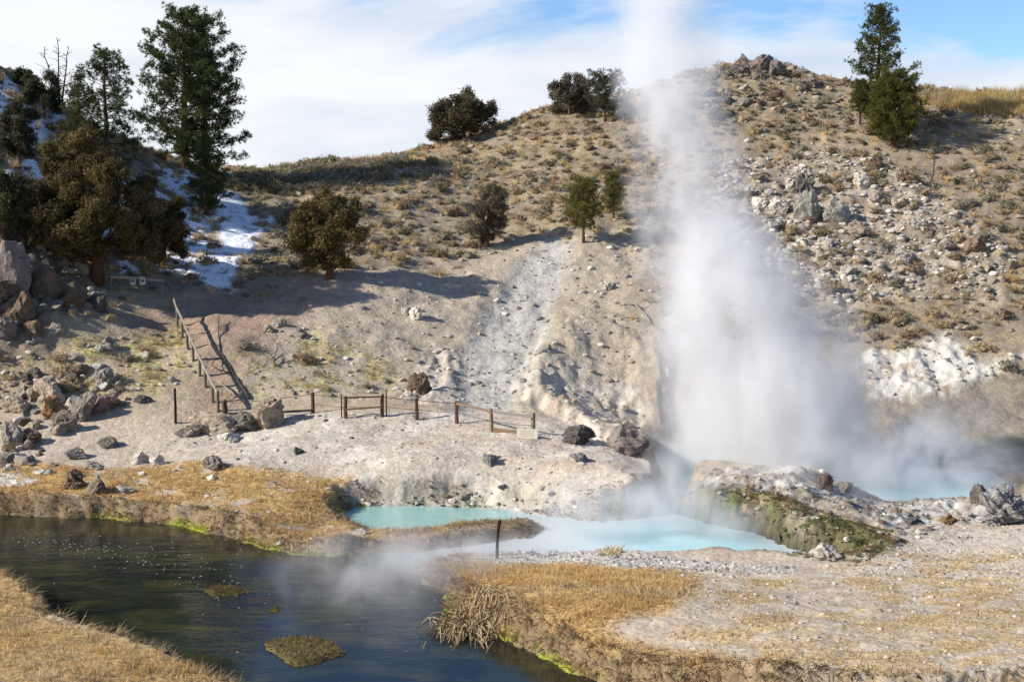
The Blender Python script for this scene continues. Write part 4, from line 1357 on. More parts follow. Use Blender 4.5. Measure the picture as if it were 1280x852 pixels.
BK = [(0.16, 0.12, 0.075), (0.36, 0.27, 0.16)]
bank_grass('bank_grass', lambda x, y: (x < -5.2) & (y > 43), 90000, 0.28, BK, 21)
bank_grass('bank_grass', lambda x, y: (x < 2) & (y < 43) & (x < -4), 90000, 0.32, [(0.24, 0.18, 0.10), (0.46, 0.36, 0.21)], 22)
bank_grass('bank_grass', lambda x, y: (x > -4.0) & (x < 16) & (y < 45.5) & (x < 4 + (45 - y) * 1.5), 120000, 0.28, BK, 23, 0.8)
bank_grass('bank_grass', lambda x, y: (x > -6) & (x < 1.6) & (y > 46) & (y < 50.6), 60000, 0.18, BK, 24, 0.5)
bank_grass('bank_moss', lambda x, y: ((x > -16) & (x < -5.5) & (y > 43) | (x > -2.5) & (y < 42)) & (fbm(x * .5, y * .5, 3, 77) > -0.1), 160000, 0.10, [(0.28, 0.32, 0.03), (0.40, 0.42, 0.05)], 25, 0.2)


r_ = np.random.default_rng(77)
Vs, Fs, Ts, off = [], [], [], 0
MC = [(0.13, 0.16, 0.05), (0.17, 0.16, 0.06), (0.26, 0.17, 0.07), (0.20, 0.12, 0.06), (0.10, 0.09, 0.05), (0.33, 0.25, 0.14)]
for zn, n_ in (('mossface', 800), ('mossterr', 220), ('greendark', 70)):
    P = ZW[zn]; lo, hi = P.min(0) - 0.6, P.max(0) + 0.6
    x = lo[0] + (hi[0] - lo[0]) * r_.random(n_ * 4); y = lo[1] + (hi[1] - lo[1]) * r_.random(n_ * 4)
    z, d, zo_ = height(x, y)
    k = np.nonzero((poly_sd(P, x, y) > -0.45) & (d > 0.02) & ((zo_['mound'] > 0.3) if zn == 'mossface' else (d > 0)))[0][:n_]
    for i in k:
        V, Fc, tn = BG['olive shrub'][int(r_.integers(4))]
        st0 = int(r_.integers(0, 60)) * 3 if r_.random() < 0.4 else 80 * 3
        V, tn = V[st0:st0 + 270], tn[st0:st0 + 270]
        sz = 0.16 + 0.30 * r_.random() ** 2
        a = r_.random() * 6.28; ca, sa = math.cos(a) * sz, math.sin(a) * sz
        ci = int(np.clip((fbm(np.array([x[i] * 1.1]), np.array([y[i] * 1.1]), 3, 145)[0] * 1.6 + 0.45 + 0.25 * r_.normal()) * 5, 0, 5))
        Vs.append(np.stack([V[:, 0] * ca - V[:, 1] * sa + x[i], V[:, 0] * sa + V[:, 1] * ca + y[i], V[:, 2] * sz * 0.8 + z[i] - 0.02], 1))
        Fs.append(np.arange(len(V)).reshape(-1, 3) + off); off += len(V)
        Ts.append(tn * np.array(MC[ci]) * (0.8 + 0.5 * r_.random()))
tag(obj('moss_clumps', mesh('moss_clumps', np.concatenate(Vs), np.concatenate(Fs), M['scrub'], np.concatenate(Ts))), kind='stuff')

# ------------------------------------------------------------------ creek islands of weed, foam flecks
def island(px, label, hgt, colours, seed):
    P = wpoly(px)
    lo, hi = P.min(0) - 0.3, P.max(0) + 0.3
    st = 0.06
    xg, yg = np.meshgrid(np.arange(lo[0], hi[0], st), np.arange(lo[1], hi[1], st))
    d = poly_sd(P, xg, yg) + 0.12 * fbm(xg * 2, yg * 2, 3, seed)
    zg = -0.10 + (0.10 + hgt) * smooth01(-0.15, 0.35, d) + 0.02 * fbm(xg * 5, yg * 5, 2, seed)
    nj_ = xg.shape[1]
    i_, j_ = np.meshgrid(np.arange(xg.shape[0] - 1), np.arange(nj_ - 1), indexing='ij')
    a = (i_ * nj_ + j_).ravel()
    q = np.stack([a, a + 1, a + nj_ + 1, a + nj_], 1)
    q = q[d.ravel()[q].max(1) > -0.2]
    used, inv = np.unique(q, return_inverse=True)
    c = P.mean(0)
    V = np.stack([xg.ravel()[used] - c[0], yg.ravel()[used] - c[1], zg.ravel()[used]], 1)
    tn = np.tile(np.asarray(colours[0]), (len(V), 1)) * (1 + 0.4 * fbm(V[:, 0] * 2, V[:, 1] * 2, 3, seed + 1))[:, None]
    t = empty('weed_island', (c[0], c[1], 0))
    tag(t, label, 'weed island', 'weed islands in the creek')
    obj('mat', mesh('weed_mat', V, inv.reshape(q.shape), M['pebble'], tn, True), t)
    r = np.random.default_rng(seed)
    s = r.random(len(V)) < 0.8
    V2 = V[s & (V[:, 2] > 0.0)]
    tcol = np.asarray(colours[0]) + (np.asarray(colours[1]) - np.asarray(colours[0])) * r.random((len(V2), 1))
    bV, bF, bt = blades(V2 + np.array([0, 0, 0.0]), 3, 0.10, 0.010, r, 0.6, None, tcol, 0.4)
    g_ = obj('weed', mesh('weed_blades', bV, bF, M['grass'], bt), t)
    g_['kind'] = 'stuff'


island([(248, 739), (268, 730), (300, 732), (320, 741), (292, 745), (262, 748)], 'low brown weed island farthest up the creek', 0.07, [(0.10, 0.075, 0.03), (0.17, 0.13, 0.05)], 3)
island([(326, 764), (345, 755), (364, 758), (350, 767)], 'tiny olive weed island in the middle of the creek', 0.05, [(0.10, 0.085, 0.02), (0.15, 0.13, 0.03)], 4)
island([(322, 805), (345, 797), (390, 794), (425, 801), (437, 817), (405, 829), (365, 836), (344, 823)], 'largest olive weed island in the creek near the grassy bank', 0.09, [(0.12, 0.095, 0.04), (0.24, 0.19, 0.08)], 5)

r_ = np.random.default_rng(5)
fp = []
for k in range(240):
    if r_.random() < 0.75:
        s = r_.random(); u = 20 + 290 * s + r_.normal() * 12; v = 672 + 65 * s ** 1.4 + r_.normal() * (5 + 12 * s)
    else:
        u = 60 + 600 * r_.random(); v = 680 + 140 * r_.random()
    p = at_z(u, v, 0)
    if shore(np.array([p[0]]), np.array([p[1]]))[0] < -0.2:
        a = 0.010 + 0.018 * r_.random(); th = r_.random() * 3
        fp.append(np.array([[p[0] + a * math.cos(th + q) * (1 + .5 * r_.random()), p[1] + a * math.sin(th + q) * 1.3, 0.008 + 0.012 * (q == 0)] for q in (0, 1.3, 2.6, 3.9, 5.1)]))
fp = np.concatenate(fp)
tag(obj('foam_flecks', mesh('foam_flecks', fp, np.arange(len(fp)).reshape(-1, 5), M['pebble'], np.full((len(fp), 3), 0.36))), kind='stuff')

# matted reeds hanging in the creek
r_ = np.random.default_rng(8)
p0 = ground(594, 752)
rt = empty('reed_clump', p0)
tag(rt, 'heap of matted pale dead reeds drooping into the creek', 'reeds')
tw = []
rc = []
for k in range(480):
    b0 = np.array([r_.normal() * 0.42, r_.normal() * 0.60, 0.0])
    an = -1.9 + r_.normal() * 0.75
    ln = 0.4 + 0.5 * r_.random()
    q_ = np.linspace(0, 1, 4)
    P = np.stack([b0[0] + np.cos(an) * ln * q_, b0[1] + np.sin(an) * ln * q_, 0 * q_], 1)
    g_ = np.maximum(height(P[:, 0] + p0.x, P[:, 1] + p0.y, False), 0.02) - p0.z
    P[:, 2] = g_ + 0.03 + 0.25 * r_.random() * (1 - (q_ * 1.1) ** 2) + 0.12 * np.sin(q_ * 3.0) * r_.random()
    tw.append(tube(P, np.linspace(0.015, 0.008, 4), 3, False)); rc.append(np.tile(np.array([0.50, 0.38, 0.22]) * (0.55 + 0.6 * r_.random()), (12, 1)))
V, fl = join(tw)
obj('reed', mesh('reeds', V, fl, M['grass'], np.concatenate(rc)), rt)['kind'] = 'stuff'

# ------------------------------------------------------------------ boulders
B = boulder
B(334, 536, 42, 38, 'tan', 'round tan boulder at the right end of the pile below the wooden fence', seed=41)
B(303, 540, 46, 27, 'grey', 'squat grey boulder in the middle of the pile below the wooden fence', seed=42)
B(267, 543, 68, 26, 'tan', 'long low boulder at the left end of the pile below the wooden fence', seed=43, depth=0.5)
B(238, 546, 34, 16, 'grey', 'small low rock just right of the rusty stake', seed=44, name='rock')
B(285, 552, 30, 12, 'pale', 'flat pale rock in front of the pile below the wooden fence', seed=46, name='rock')
B(60, 504, 46, 34, 'tan', 'pale tan slab leaning above the orange boulder', seed=51, tilt=0.35)
B(70, 524, 34, 30, 'orange', 'orange boulder in the left boulder field', seed=52)
B(103, 526, 32, 38, 'grey', 'upright grey boulder with a long shadow beside the orange boulder', seed=53, tilt=-0.25)
B(80, 540, 34, 28, 'tan', 'pale wedge-shaped rock leaning against the upright grey boulder', seed=54, tilt=0.7, depth=.5)
B(131, 514, 40, 20, 'red', 'low reddish boulder right of the upright grey boulder', seed=55)
B(131, 486, 34, 24, 'grey', 'rough grey boulder behind the reddish one', seed=56)
B(179, 504, 24, 10, 'dark', 'small dark rock alone on the trodden slope', seed=57, name='rock')
B(137, 440, 22, 18, 'grey', 'grey boulder in the yellow grass at the edge of the shade', seed=58)
B(20, 500, 36, 18, 'grey', 'flat-topped grey boulder in the left boulder field, upper of two slabs', seed=59)
B(20, 517, 38, 20, 'tan', 'tan slab below the flat-topped grey boulder', seed=60)
B(14, 558, 34, 32, 'grey', 'stack of grey rock at the picture edge above the white salt flat', seed=61)
B(38, 556, 26, 20, 'brown', 'brown boulder next to the grey rock stack', seed=62)
B(45, 474, 18, 16, 'dark', 'dark boulder above the tan slab in the left field', seed=63)
B(32, 476, 18, 12, 'dark', 'small dark boulder beside a larger dark one', seed=64)
B(99, 472, 24, 16, 'brown', 'brown broken boulder in the yellow grass', seed=65)
B(134, 559, 28, 14, 'grey', 'cluster-like grey rock on the trodden slope', seed=66, name='rock')
B(96, 574, 28, 15, 'grey', 'rough grey rock at the upper edge of the golden bank', seed=67, name='rock')
B(31, 578, 18, 10, 'slate', 'small bluish grey rock above the white salt flat', seed=68, name='rock')
B(117, 585, 22, 10, 'pale', 'flat pale rock between golden bank and grey rubble', seed=69, name='rock')
B(175, 580, 24, 16, 'pale', 'pale rounded rock, left of a pair at the terrace edge', seed=70, name='rock')
B(197, 581, 22, 14, 'pale', 'pale rounded rock, right of a pair at the terrace edge', seed=71, name='rock')
B(93, 612, 36, 22, 'brown', 'dark brown boulder on the golden creek bank', seed=72)
B(122, 618, 32, 24, 'tan', 'speckled tan boulder beside the dark brown one on the golden bank', seed=73)
B(156, 616, 24, 9, 'pale', 'flat pale stone on the golden bank', seed=74, name='rock')
B(265, 588, 26, 18, 'grey', 'grey rock at the left foot of the pale terrace', seed=75, name='rock')
B(373, 570, 14, 9, 'green', 'small greenish rock on the pale terrace', seed=76, name='rock')
B(615, 584, 24, 15, 'slate', 'dark slate rock set in the terrace face above the blue pool', seed=77, name='rock')
B(725, 581, 25, 13, 'slate', 'bluish grey rock on the terrace below the white notice board', seed=78, name='rock')
B(724, 557, 44, 24, 'dark', 'dark grey knob of rock at the end of the terrace behind the fence', seed=79)
B(785, 568, 54, 38, 'outcrop', 'large cracked grey-brown rock at the edge of the steam column', seed=80, depth=0.9, rough=0.2)
B(1032, 697, 42, 20, 'pale', 'pale grey boulder at the waterline under the mossy mound', seed=81)
B(1224, 633, 24, 26, 'dark', 'dark upright rock at the far right pool', seed=82)
B(1258, 656, 70, 50, 'mound', 'big crumbly grey rock cut by the picture edge', seed=83, rough=0.55, cuts=2, sub=5)
B(1030, 612, 24, 18, 'brown', 'brown knob on the crest of the mossy mound', seed=84)
B(1056, 614, 22, 13, 'tan', 'tan lump on the crest of the mossy mound', seed=85, name='rock')
B(1185, 655, 24, 10, 'orange', 'orange stained rock beside the crumbly grey rock', seed=87, name='rock')
B(1140, 652, 30, 10, 'slate', 'low bluish rock on the flat back of the mound', seed=88, name='rock')
B(520, 404, 18, 18, 'pale', 'white rock halfway up the bare slope', seed=89, name='rock')
B(508, 396, 14, 10, 'pale', 'small white rock above another on the bare slope', seed=90, name='rock')
B(524, 494, 34, 26, 'brown', 'brown hollowed rock at the foot of the bare slope behind the fence', seed=91)
B(757, 362, 18, 13, 'pale', 'white rock at the edge of the steam above the pale cliffs', seed=92, name='rock')
B(350, 414, 22, 12, 'pale', 'pale rock on the path where the shadow ends', seed=93, name='rock')
B(336, 418, 14, 10, 'grey', 'grey rock beside the pale one where the shadow ends', seed=94, name='rock')
B(262, 366, 0.1 + 16, 10, 'tan', 'small tan rock at the foot of the snow chute', seed=95, name='rock')
B(300, 355, 14, 12, 'grey', 'grey rock beside the lower end of the snow', seed=96, name='rock')
# skyline outcrop
B(948, 93, 48, 22, 'outcrop', 'largest leaning slab of the jagged outcrop on the summit', seed=101, tilt=0.6, depth=.5, cuts=16)
B(932, 92, 16, 22, 'outcrop', 'pointed block behind the leaning summit slab', seed=102, tilt=0.5, depth=.7, cuts=14)
B(966, 96, 22, 19, 'outcrop', 'blocky boulder at the right end of the summit outcrop', seed=103)
B(920, 97, 22, 16, 'outcrop', 'squarish boulder left of the leaning summit slab', seed=104)
B(898, 98, 26, 15, 'outcrop', 'low slab at the left end of the summit outcrop, veiled by steam', seed=105)
B(950, 100, 18, 12, 'grey', 'grey block at the foot of the leaning summit slab', seed=106)
B(963, 88, 22, 12, 'outcrop', 'thin slanting spike on top of the summit outcrop', seed=107, tilt=0.85)
B(1010, 108, 26, 14, 'outcrop', 'low brown block right of the summit outcrop', seed=108)
B(905, 132, 24, 14, 'dark', 'dark ledge below the summit outcrop', seed=109)
# pale ledges
B(1010, 278, 40, 36, 'pale', 'biggest pale ledge in the rocky band, left of two', seed=111, depth=.6, cuts=14, rough=0.2)
B(1046, 282, 38, 34, 'pale', 'pale blocky ledge in the rocky band, right of two', seed=112, depth=.6, cuts=14, rough=0.2)
B(1005, 244, 24, 28, 'dark', 'dark blocky crag above the biggest pale ledge', seed=113, cuts=14)
B(972, 268, 26, 18, 'pale', 'pale boulder left of the biggest pale ledge', seed=114)
B(950, 262, 22, 14, 'pale', 'white-faced boulder at the left of the rocky band', seed=115)
B(990, 240, 16, 14, 'pale', 'bright white block beside the dark crag', seed=116, name='rock')
B(1060, 230, 26, 16, 'grey', 'grey ledge above the right pale ledge', seed=117)
B(1090, 215, 28, 16, 'brown', 'brown ledge at the upper right of the rocky band', seed=118)
B(1100, 258, 26, 18, 'grey', 'grey boulder right of the two pale ledges', seed=119)
B(1125, 262, 22, 14, 'tan', 'tan boulder below the leafless snag', seed=120)
B(1217, 320, 28, 22, 'brown', 'large brown boulder low on the slope near the picture edge', seed=121)
B(1265, 338, 12, 12, 'tan', 'upright tan stone on the slope at the picture edge', seed=122, name='rock')
B(1250, 400, 22, 14, 'tan', 'rounded tan boulder above the white chalk', seed=123)
for i_, (u, v, w_, h_, kd, lb) in enumerate([
        (930, 250, 24, 16, 'pale', 'pale crag at the steam side of the rocky band'), (965, 292, 30, 18, 'pale', 'broken pale ledge below and left of the biggest pale ledge'),
        (1075, 300, 30, 18, 'tan', 'tan ledge below and right of the two pale ledges'), (1030, 310, 26, 14, 'pale', 'flat pale ledge below the biggest pale ledge'),
        (1080, 240, 26, 20, 'pale', 'pale crag above the grey boulder of the rocky band'), (1150, 290, 24, 16, 'pale', 'pale block below the tan boulder of the rocky band'),
        (1185, 320, 26, 14, 'grey', 'grey block left of the large brown hillside boulder'), (930, 300, 24, 14, 'pale', 'lowest pale crag at the steam side of the rocky band'),
        (1130, 330, 24, 14, 'pale', 'pale block in the lower part of the rocky band'), (1060, 345, 24, 13, 'pale', 'lowest pale block of the rocky band')]):
    B(u, v, w_, h_, kd, lb, seed=160 + i_, rough=0.3, cuts=13, depth=0.7)
# cliff at the picture edge
for i_, (u, v, w_, h_, kd, lb) in enumerate([
        (12, 372, 56, 78, 'outcrop', 'tallest grey-brown crag of the cliff at the picture edge'),
        (22, 408, 46, 42, 'brown', 'brown crag under the tallest cliff crag'),
        (62, 372, 40, 40, 'brown', 'shaded brown boulder under the low dark juniper'),
        (8, 430, 30, 28, 'outcrop', 'lowest grey-brown crag of the cliff at the picture edge'),
        (44, 425, 26, 22, 'brown', 'brown boulder at the foot of the cliff'),
        (92, 392, 34, 26, 'brown', 'shaded boulder left of the two small signs'),
        (70, 424, 22, 16, 'grey', 'grey boulder where the shade meets the yellow grass'),
        (120, 396, 26, 18, 'dark', 'dark boulder in the shade below the two small signs'),
        (-25, 400, 60, 70, 'outcrop', 'outermost crag of the cliff, mostly past the picture edge')]):
    B(u, v, w_, h_, kd, lb, seed=130 + i_, rough=0.18, cuts=12)

# scattered rocks: the largest as single things, the rest in one mass
ROCKZ = [('rocky', 1500, ('pale', 'pale', 'tan', 'grey', 'pale'), 0.17, 'in the pale rocky band'),
         ('chalk', 40, ('pale', 'pale', 'grey'), 0.15, 'on the white chalk'),
         ('hillside', 900, ('tan', 'grey', 'brown', 'pale'), 0.20, 'among the hillside scrub'),
         ('bare', 420, ('pale', 'tan', 'grey'), 0.13, 'on the bare slope'),
         ('talus', 150, ('slate', 'grey', 'slate'), 0.06, 'on the grey scree'),
         ('terrace', 420, ('pale', 'tan', 'pale', 'grey'), 0.07, 'on the pale terrace'),
         ('gravel', 900, ('pale', 'tan', 'grey'), 0.05, 'on the gravel flat'),
         ('straw', 1000, ('pale', 'tan', 'pale'), 0.045, 'on the straw-covered flat'),
         ('gravel_hump', 1200, ('pale', 'pale', 'grey'), 0.045, 'on the gravel hump'),
         ('mound', 520, ('pale', 'tan', 'brown', 'grey'), 0.10, 'on the mossy mound'),
         ('cliffleft', 130, ('brown', 'grey', 'tan'), 0.34, 'at the shaded cliff'),
         ('yellow', 60, ('grey', 'tan', 'pale'), 0.20, 'in the yellow hillside grass'),
         ('gold_left', 90, ('pale', 'grey', 'tan'), 0.11, 'on the golden creek bank'),
         ('crust', 180, ('pale', 'grey', 'brown'), 0.10, 'on the crust above the blue pool'),
         ('eroded', 90, ('pale', 'tan'), 0.14, 'below the eroded pale cliffs')]
ZP['boulderfield'] = [(-10, 470), (60, 455), (130, 460), (160, 500), (120, 530), (60, 545), (40, 590), (110, 600), (60, 590), (-10, 585)]
ZP['summit'] = [(880, 96), (920, 84), (960, 80), (1010, 96), (1060, 120), (1040, 150), (960, 140), (900, 160), (880, 140)]
for q in ('boulderfield', 'summit'):
    ZW[q] = gpoly(ZP[q])
ROCKZ += [('boulderfield', 150, ('grey', 'tan', 'brown', 'pale'), 0.24, 'in the left boulder field'), ('summit', 130, ('brown', 'grey', 'outcrop', 'tan'), 0.34, 'below the summit outcrop')]
cand = []
for zi, (zn, n, kds, s0, txt) in enumerate(ROCKZ):
    r = np.random.default_rng(500 + zi)
    P = ZW[zn]; lo, hi = P.min(0), P.max(0)
    x = lo[0] + (hi[0] - lo[0]) * r.random(n * 3); y = lo[1] + (hi[1] - lo[1]) * r.random(n * 3)
    d = poly_sd(P, x, y)
    m = np.nonzero(d > -0.1)[0][:n]
    x, y = x[m], y[m]
    z, sd, zo = height(x, y)
    u_, v_, _ = to_px(x, y, z)
    ok = (sd > 0.1) & (u_ > -20) & (u_ < 1300) & (v_ < 870)
    if zn == 'hillside': ok &= zone('talus', x, y) < 0.3
    for i in np.nonzero(ok)[0]:
        s = s0 * (0.55 + 0.3 * r.random() + 1.3 * r.random() ** 6)
        cand.append((s / y[i] * F, x[i], y[i], z[i], s, kds[int(r.integers(len(kds)))], txt, int(r.integers(10))))
cand.sort(key=lambda c: -c[0])
WORD = dict(pale='pale', tan='tan', grey='grey', brown='brown', slate='bluish grey', outcrop='brown', dark='dark')
STONES = []
for c in cand[:240]:
    _, x, y, z, s, kd, txt, var = c
    o = obj('rock', rock_mesh(kd, var, 2), None, (x, y, z + 0.1 * s), (RNG.normal() * .3, RNG.normal() * .3, RNG.random() * 6.28), (s, s * (0.6 + .4 * RNG.random()), s * (0.45 + 0.35 * RNG.random())))
    tag(o, None, 'rock', '%s rocks %s' % (WORD[kd], txt))
    pu, pv, _ = to_px(x, y, z)
    STONES.append((o, (pu, pv, 'small %s rock' % WORD[kd], 'small %s rock %s' % (WORD[kd], txt))))
for (o, _), lb in zip(STONES, place_labels([b[1] for b in STONES])):
    o['label'] = lb
PCOL = dict(pale=(0.46, 0.42, 0.36), tan=(0.34, 0.27, 0.20), grey=(0.22, 0.205, 0.185), brown=(0.15, 0.11, 0.075), slate=(0.19, 0.19, 0.19), outcrop=(0.19, 0.16, 0.13), dark=(.08, .07, .07))
low = [rock_geo(700 + i, 1, 4, 0.1) for i in range(8)]
Vs, Fs, Ts, off = [], [], [], 0
for c in cand[240:]:
    _, x, y, z, s, kd, txt, var = c
    V, Fc = low[var % 8]
    if s < 0.09:
        V, Fc = low[var % 8][0], low[var % 8][1][::2]
    a = RNG.random() * 6.28; ca, sa = math.cos(a) * s, math.sin(a) * s * (0.7 + .3 * RNG.random())
    Vs.append(np.stack([V[:, 0] * ca - V[:, 1] * sa + x, V[:, 0] * sa + V[:, 1] * ca + y, V[:, 2] * s * 0.6 + z + 0.1 * s], 1))
    Fs.append(low[var % 8][1] + off); off += len(V)
    Ts.append(np.tile(np.array(PCOL[kd]) * (0.75 + 0.5 * RNG.random()), (len(V), 1)))
tag(obj('rubble', mesh('rubble', np.concatenate(Vs), np.concatenate(Fs), M['pebble'], np.concatenate(Ts))), kind='stuff')


# ------------------------------------------------------------------ fences, stakes, signs
def post_mesh(h, r0, mat, sides=8, seed=0):
    rr = np.random.default_rng(seed)
    zz = np.array([-0.25, 0.0, h * 0.4, h * 0.8, h - 0.015, h])
    P = np.stack([0.008 * rr.normal(size=6), 0.008 * rr.normal(size=6), zz], 1)
    return mesh('post', *tube(P, np.array([1.05, 1.05, 1, .97, .97, .86]) * r0, sides), M[mat], None, False)


def bar(a, b, w_, h_, mat, name, parent):
    a, b = Vector(a), Vector(b)
    d = b - a; ln = d.length
    V = np.array([[x, y, z] for x in (-ln / 2, ln / 2) for y in (-w_ / 2, w_ / 2) for z in (-h_ / 2, h_ / 2)])
    Fc = np.array([[0, 1, 3, 2], [4, 6, 7, 5], [0, 4, 5, 1], [2, 3, 7, 6], [0, 2, 6, 4], [1, 5, 7, 3]])
    o = obj(name, mesh(name, V, Fc, M[mat]), parent)
    o.rotation_euler = d.to_track_quat('X', 'Z').to_euler()
    o.location = (a + b) / 2 - (parent.location if parent else Vector())
    return o


def wire(pts_, r, mat, name, parent, sag=0.03):
    P = []
    for a, b in zip(pts_[:-1], pts_[1:]):
        for t in np.linspace(0, 1, 6)[:-1]:
            p = Vector(a).lerp(Vector(b), t); p.z -= sag * 4 * t * (1 - t)
            P.append(p - parent.location)
    P.append(Vector(pts_[-1]) - parent.location)
    return obj(name, mesh(name, *tube(np.array([p[:] for p in P]), r, 4), M[mat]), parent)


LF = [(139, 361, 18), (174, 364, 19), (208, 369, 19), (215, 385, 26), (221.5, 405, 25), (228, 421, 26), (234.5, 438, 26), (241.5, 454, 26), (250, 470, 27), (257, 484, 26), (266, 503, 27), (272.5, 515, 26)]
pl = [ground(u, v) for u, v, h in LF]
fl_ = empty('wooden_fence', pl[-1])
tag(fl_, 'weathered greenish post-and-rail fence climbing the slope beside the trodden path', 'fence')
tops = []
for i, (p, (u, v, h)) in enumerate(zip(pl, LF)):
    hh = h * p.y / F
    o = obj('post', post_mesh(hh, 0.07, 'postgreen', 8, i), fl_, p - pl[-1])
    tops.append(p + Vector((0, 0, hh)))
for a, b in zip(tops[:-1], tops[1:]):
    off_ = Vector((0, -0.10, -0.06))
    bar(a + off_, b + off_, 0.05, 0.13, 'greywood' if a.y < 74 and a.y > 62 else 'postgreen', 'rail', fl_)

wf = [(391, 516, 26, 'postbrown'), (432, 522, 28, 'postbrown'), (478, 520, 28, 'postbrown'), (521, 523, 27, 'postbrown'), (571, 528, 28, 'postbrown'), (614, 539, 29, 'posttan'), (666, 543, 27, 'posttan')]
pw = [ground(u, v) for u, v, h, m_ in wf]
fw = empty('wire_fence', pw[0])
tag(fw, 'low fence of short brown posts, wires and rails across the pale terrace', 'fence')
tops = []
for i, (p, (u, v, h, m_)) in enumerate(zip(pw, wf)):
    hh = h * p.y / F
    obj('post', post_mesh(hh, 0.082 if m_ == 'postbrown' else 0.10, m_, 8, 20 + i), fw, p - pw[0])
    tops.append(p + Vector((0, 0, hh)))
e0 = ground(288, 519)
strand = [e0 + Vector((0, 0, 0.5))] + [t + Vector((0, -0.09, -0.06)) for t in tops[:5]]
wire(strand, 0.012, 'rust', 'wire', fw)
wire([s - Vector((0, 0, 0.42)) for s in strand[1:]], 0.010, 'rust', 'wire', fw)
wire([tops[4] + Vector((0, -.09, -.45)), tops[5] + Vector((0, -.11, -.5)), tops[6] + Vector((0, -.11, -.5))], 0.010, 'rust', 'wire', fw)
bar(tops[4] + Vector((0, -0.11, -0.08)), tops[5] + Vector((0, -0.13, -0.10)), 0.06, 0.10, 'plank', 'rail', fw)
bar(tops[5] + Vector((0.05, -0.13, -0.10)), tops[6] + Vector((0, -0.13, -0.14)), 0.06, 0.12, 'greywood', 'rail', fw)
bar(pw[5] + Vector((0.1, -0.16, 0.09)), pw[6] + Vector((-0.25, -0.16, 0.05)), 0.06, 0.17, 'plank', 'board', fw)
bar(tops[1] + Vector((0, -0.12, -0.06)), tops[2] + Vector((0, -0.12, -0.06)), 0.05, 0.07, 'postbrown', 'rail', fw)
bar(tops[1] + Vector((0, -0.12, -0.58)), tops[2] + Vector((0, -0.12, -0.52)), 0.05, 0.07, 'plank', 'rail', fw)
bar(pw[0] + Vector((-1.4, -0.1, 0.06)), pw[0] + Vector((-0.05, -0.1, 0.14)), 0.08, 0.09, 'dead', 'board', fw)
p = ground(766, 692, 0.05)
tag(obj('grass_hummock', BM['pale bunchgrass'][1], None, p, (0, 0, 0.4), (1.15, 0.9, 0.85)), 'rounded hummock of pale dry grass at the blue pool shore', 'grass clump')
for i, (u, v, h, lb) in enumerate([(427, 522, 30, 'thin steel stake just left of the second brown fence post'), (483, 519, 34, 'thin rusty stake touching the third brown fence post')]):
    p = ground(u, v)
    tag(obj('stake', mesh('stake', *tube(np.array([[0, 0, -.2], [0, 0, h * p.y / F]]), 0.028, 5), M['rust']), None, p), lb, 'stake')
p = ground(219.5, 529)
tag(obj('stake', mesh('stake', *tube(np.array([[0, 0, -.2], [0.01, 0, 0.7], [0, 0, 44 * p.y / F]]), [0.06, .06, .055], 6), M['rust']), None, p), 'tall rusty stake alone on the trodden slope left of the wooden fence', 'stake')
p = ground(281, 519)
tag(obj('stump_post', post_mesh(0.62, 0.12, 'dead', 8, 77), None, p), 'short dark stump of a post at the lower end of the wooden fence', 'post')
p = ground(621, 697)
st = empty('marker_post', p)
tag(st, 'thin dark leaning post standing between the grassy bank and the hot channel', 'post')
hh = 50 * p.y / F
obj('pole', mesh('marker_pole', *tube(np.array([[0, 0, -.3], [0.02, 0, hh * .5], [0.07, 0, hh * .88]]), [0.055, .05, .05], 8), M['rust']), st)
obj('cap', mesh('marker_cap', *tube(np.array([[0.07, 0, hh * .881], [0.085, 0, hh * .93], [0.09, 0, hh]]), [0.066, .066, .055], 8), M['rust']), st)

WHITE = flat_mat('white_board', (0.78, 0.76, 0.70))
INK = flat_mat('dark_paint', (0.05, 0.05, 0.05))
CREAM = flat_mat('cream_board', (0.74, 0.66, 0.48))


def board(w_, h_, t_, mat, name, parent=None, loc=(0, 0, 0), rot=(0, 0, 0)):
    V = np.array([[x, y, z] for x in (-w_ / 2, w_ / 2) for y in (-t_ / 2, t_ / 2) for z in (-h_ / 2, h_ / 2)])
    Fc = np.array([[0, 1, 3, 2], [4, 6, 7, 5], [0, 4, 5, 1], [2, 3, 7, 6], [0, 2, 6, 4], [1, 5, 7, 3]])
    return obj(name, mesh(name, V, Fc, mat), parent, loc, rot)


for i, (u, lb) in enumerate(((167.5, 'small white sign on the shaded fence, left of a pair'), (179.5, 'small white sign on the shaded fence, right of a pair'))):
    q = pl[1]
    x = q.x + (u - 174) * q.y / F
    s = empty('warning_sign', (x, q.y - 0.16, q.z + 0.60))
    tag(s, lb, 'sign', 'pair of white signs')
    board(0.27, 0.40, 0.02, WHITE, 'plate', s)
    for xx, zz, a, b in ((-0.06, 0.02, 0.05, 0.26), (0.06, 0.02, 0.05, 0.26), (0, 0.0, 0.075, 0.06)):
        board(a, b, 0.006, INK, 'mark', s, (xx, -0.0135, zz))
p = ground(659, 549)
s = empty('notice_board', p + Vector((0, 0, 0.17)))
s.rotation_euler = (R(-38), R(4), R(6))
tag(s, 'cream notice board leaning at the foot of the last tan fence post', 'sign')
board(0.86, 0.46, 0.025, CREAM, 'panel', s)
FADED = flat_mat('faded_print', (0.50, 0.44, 0.32))
for k in range(4):
    board(0.62 - 0.08 * (k % 2), 0.022, 0.006, FADED, 'print_line', s, (0, -0.0156, 0.13 - 0.085 * k))


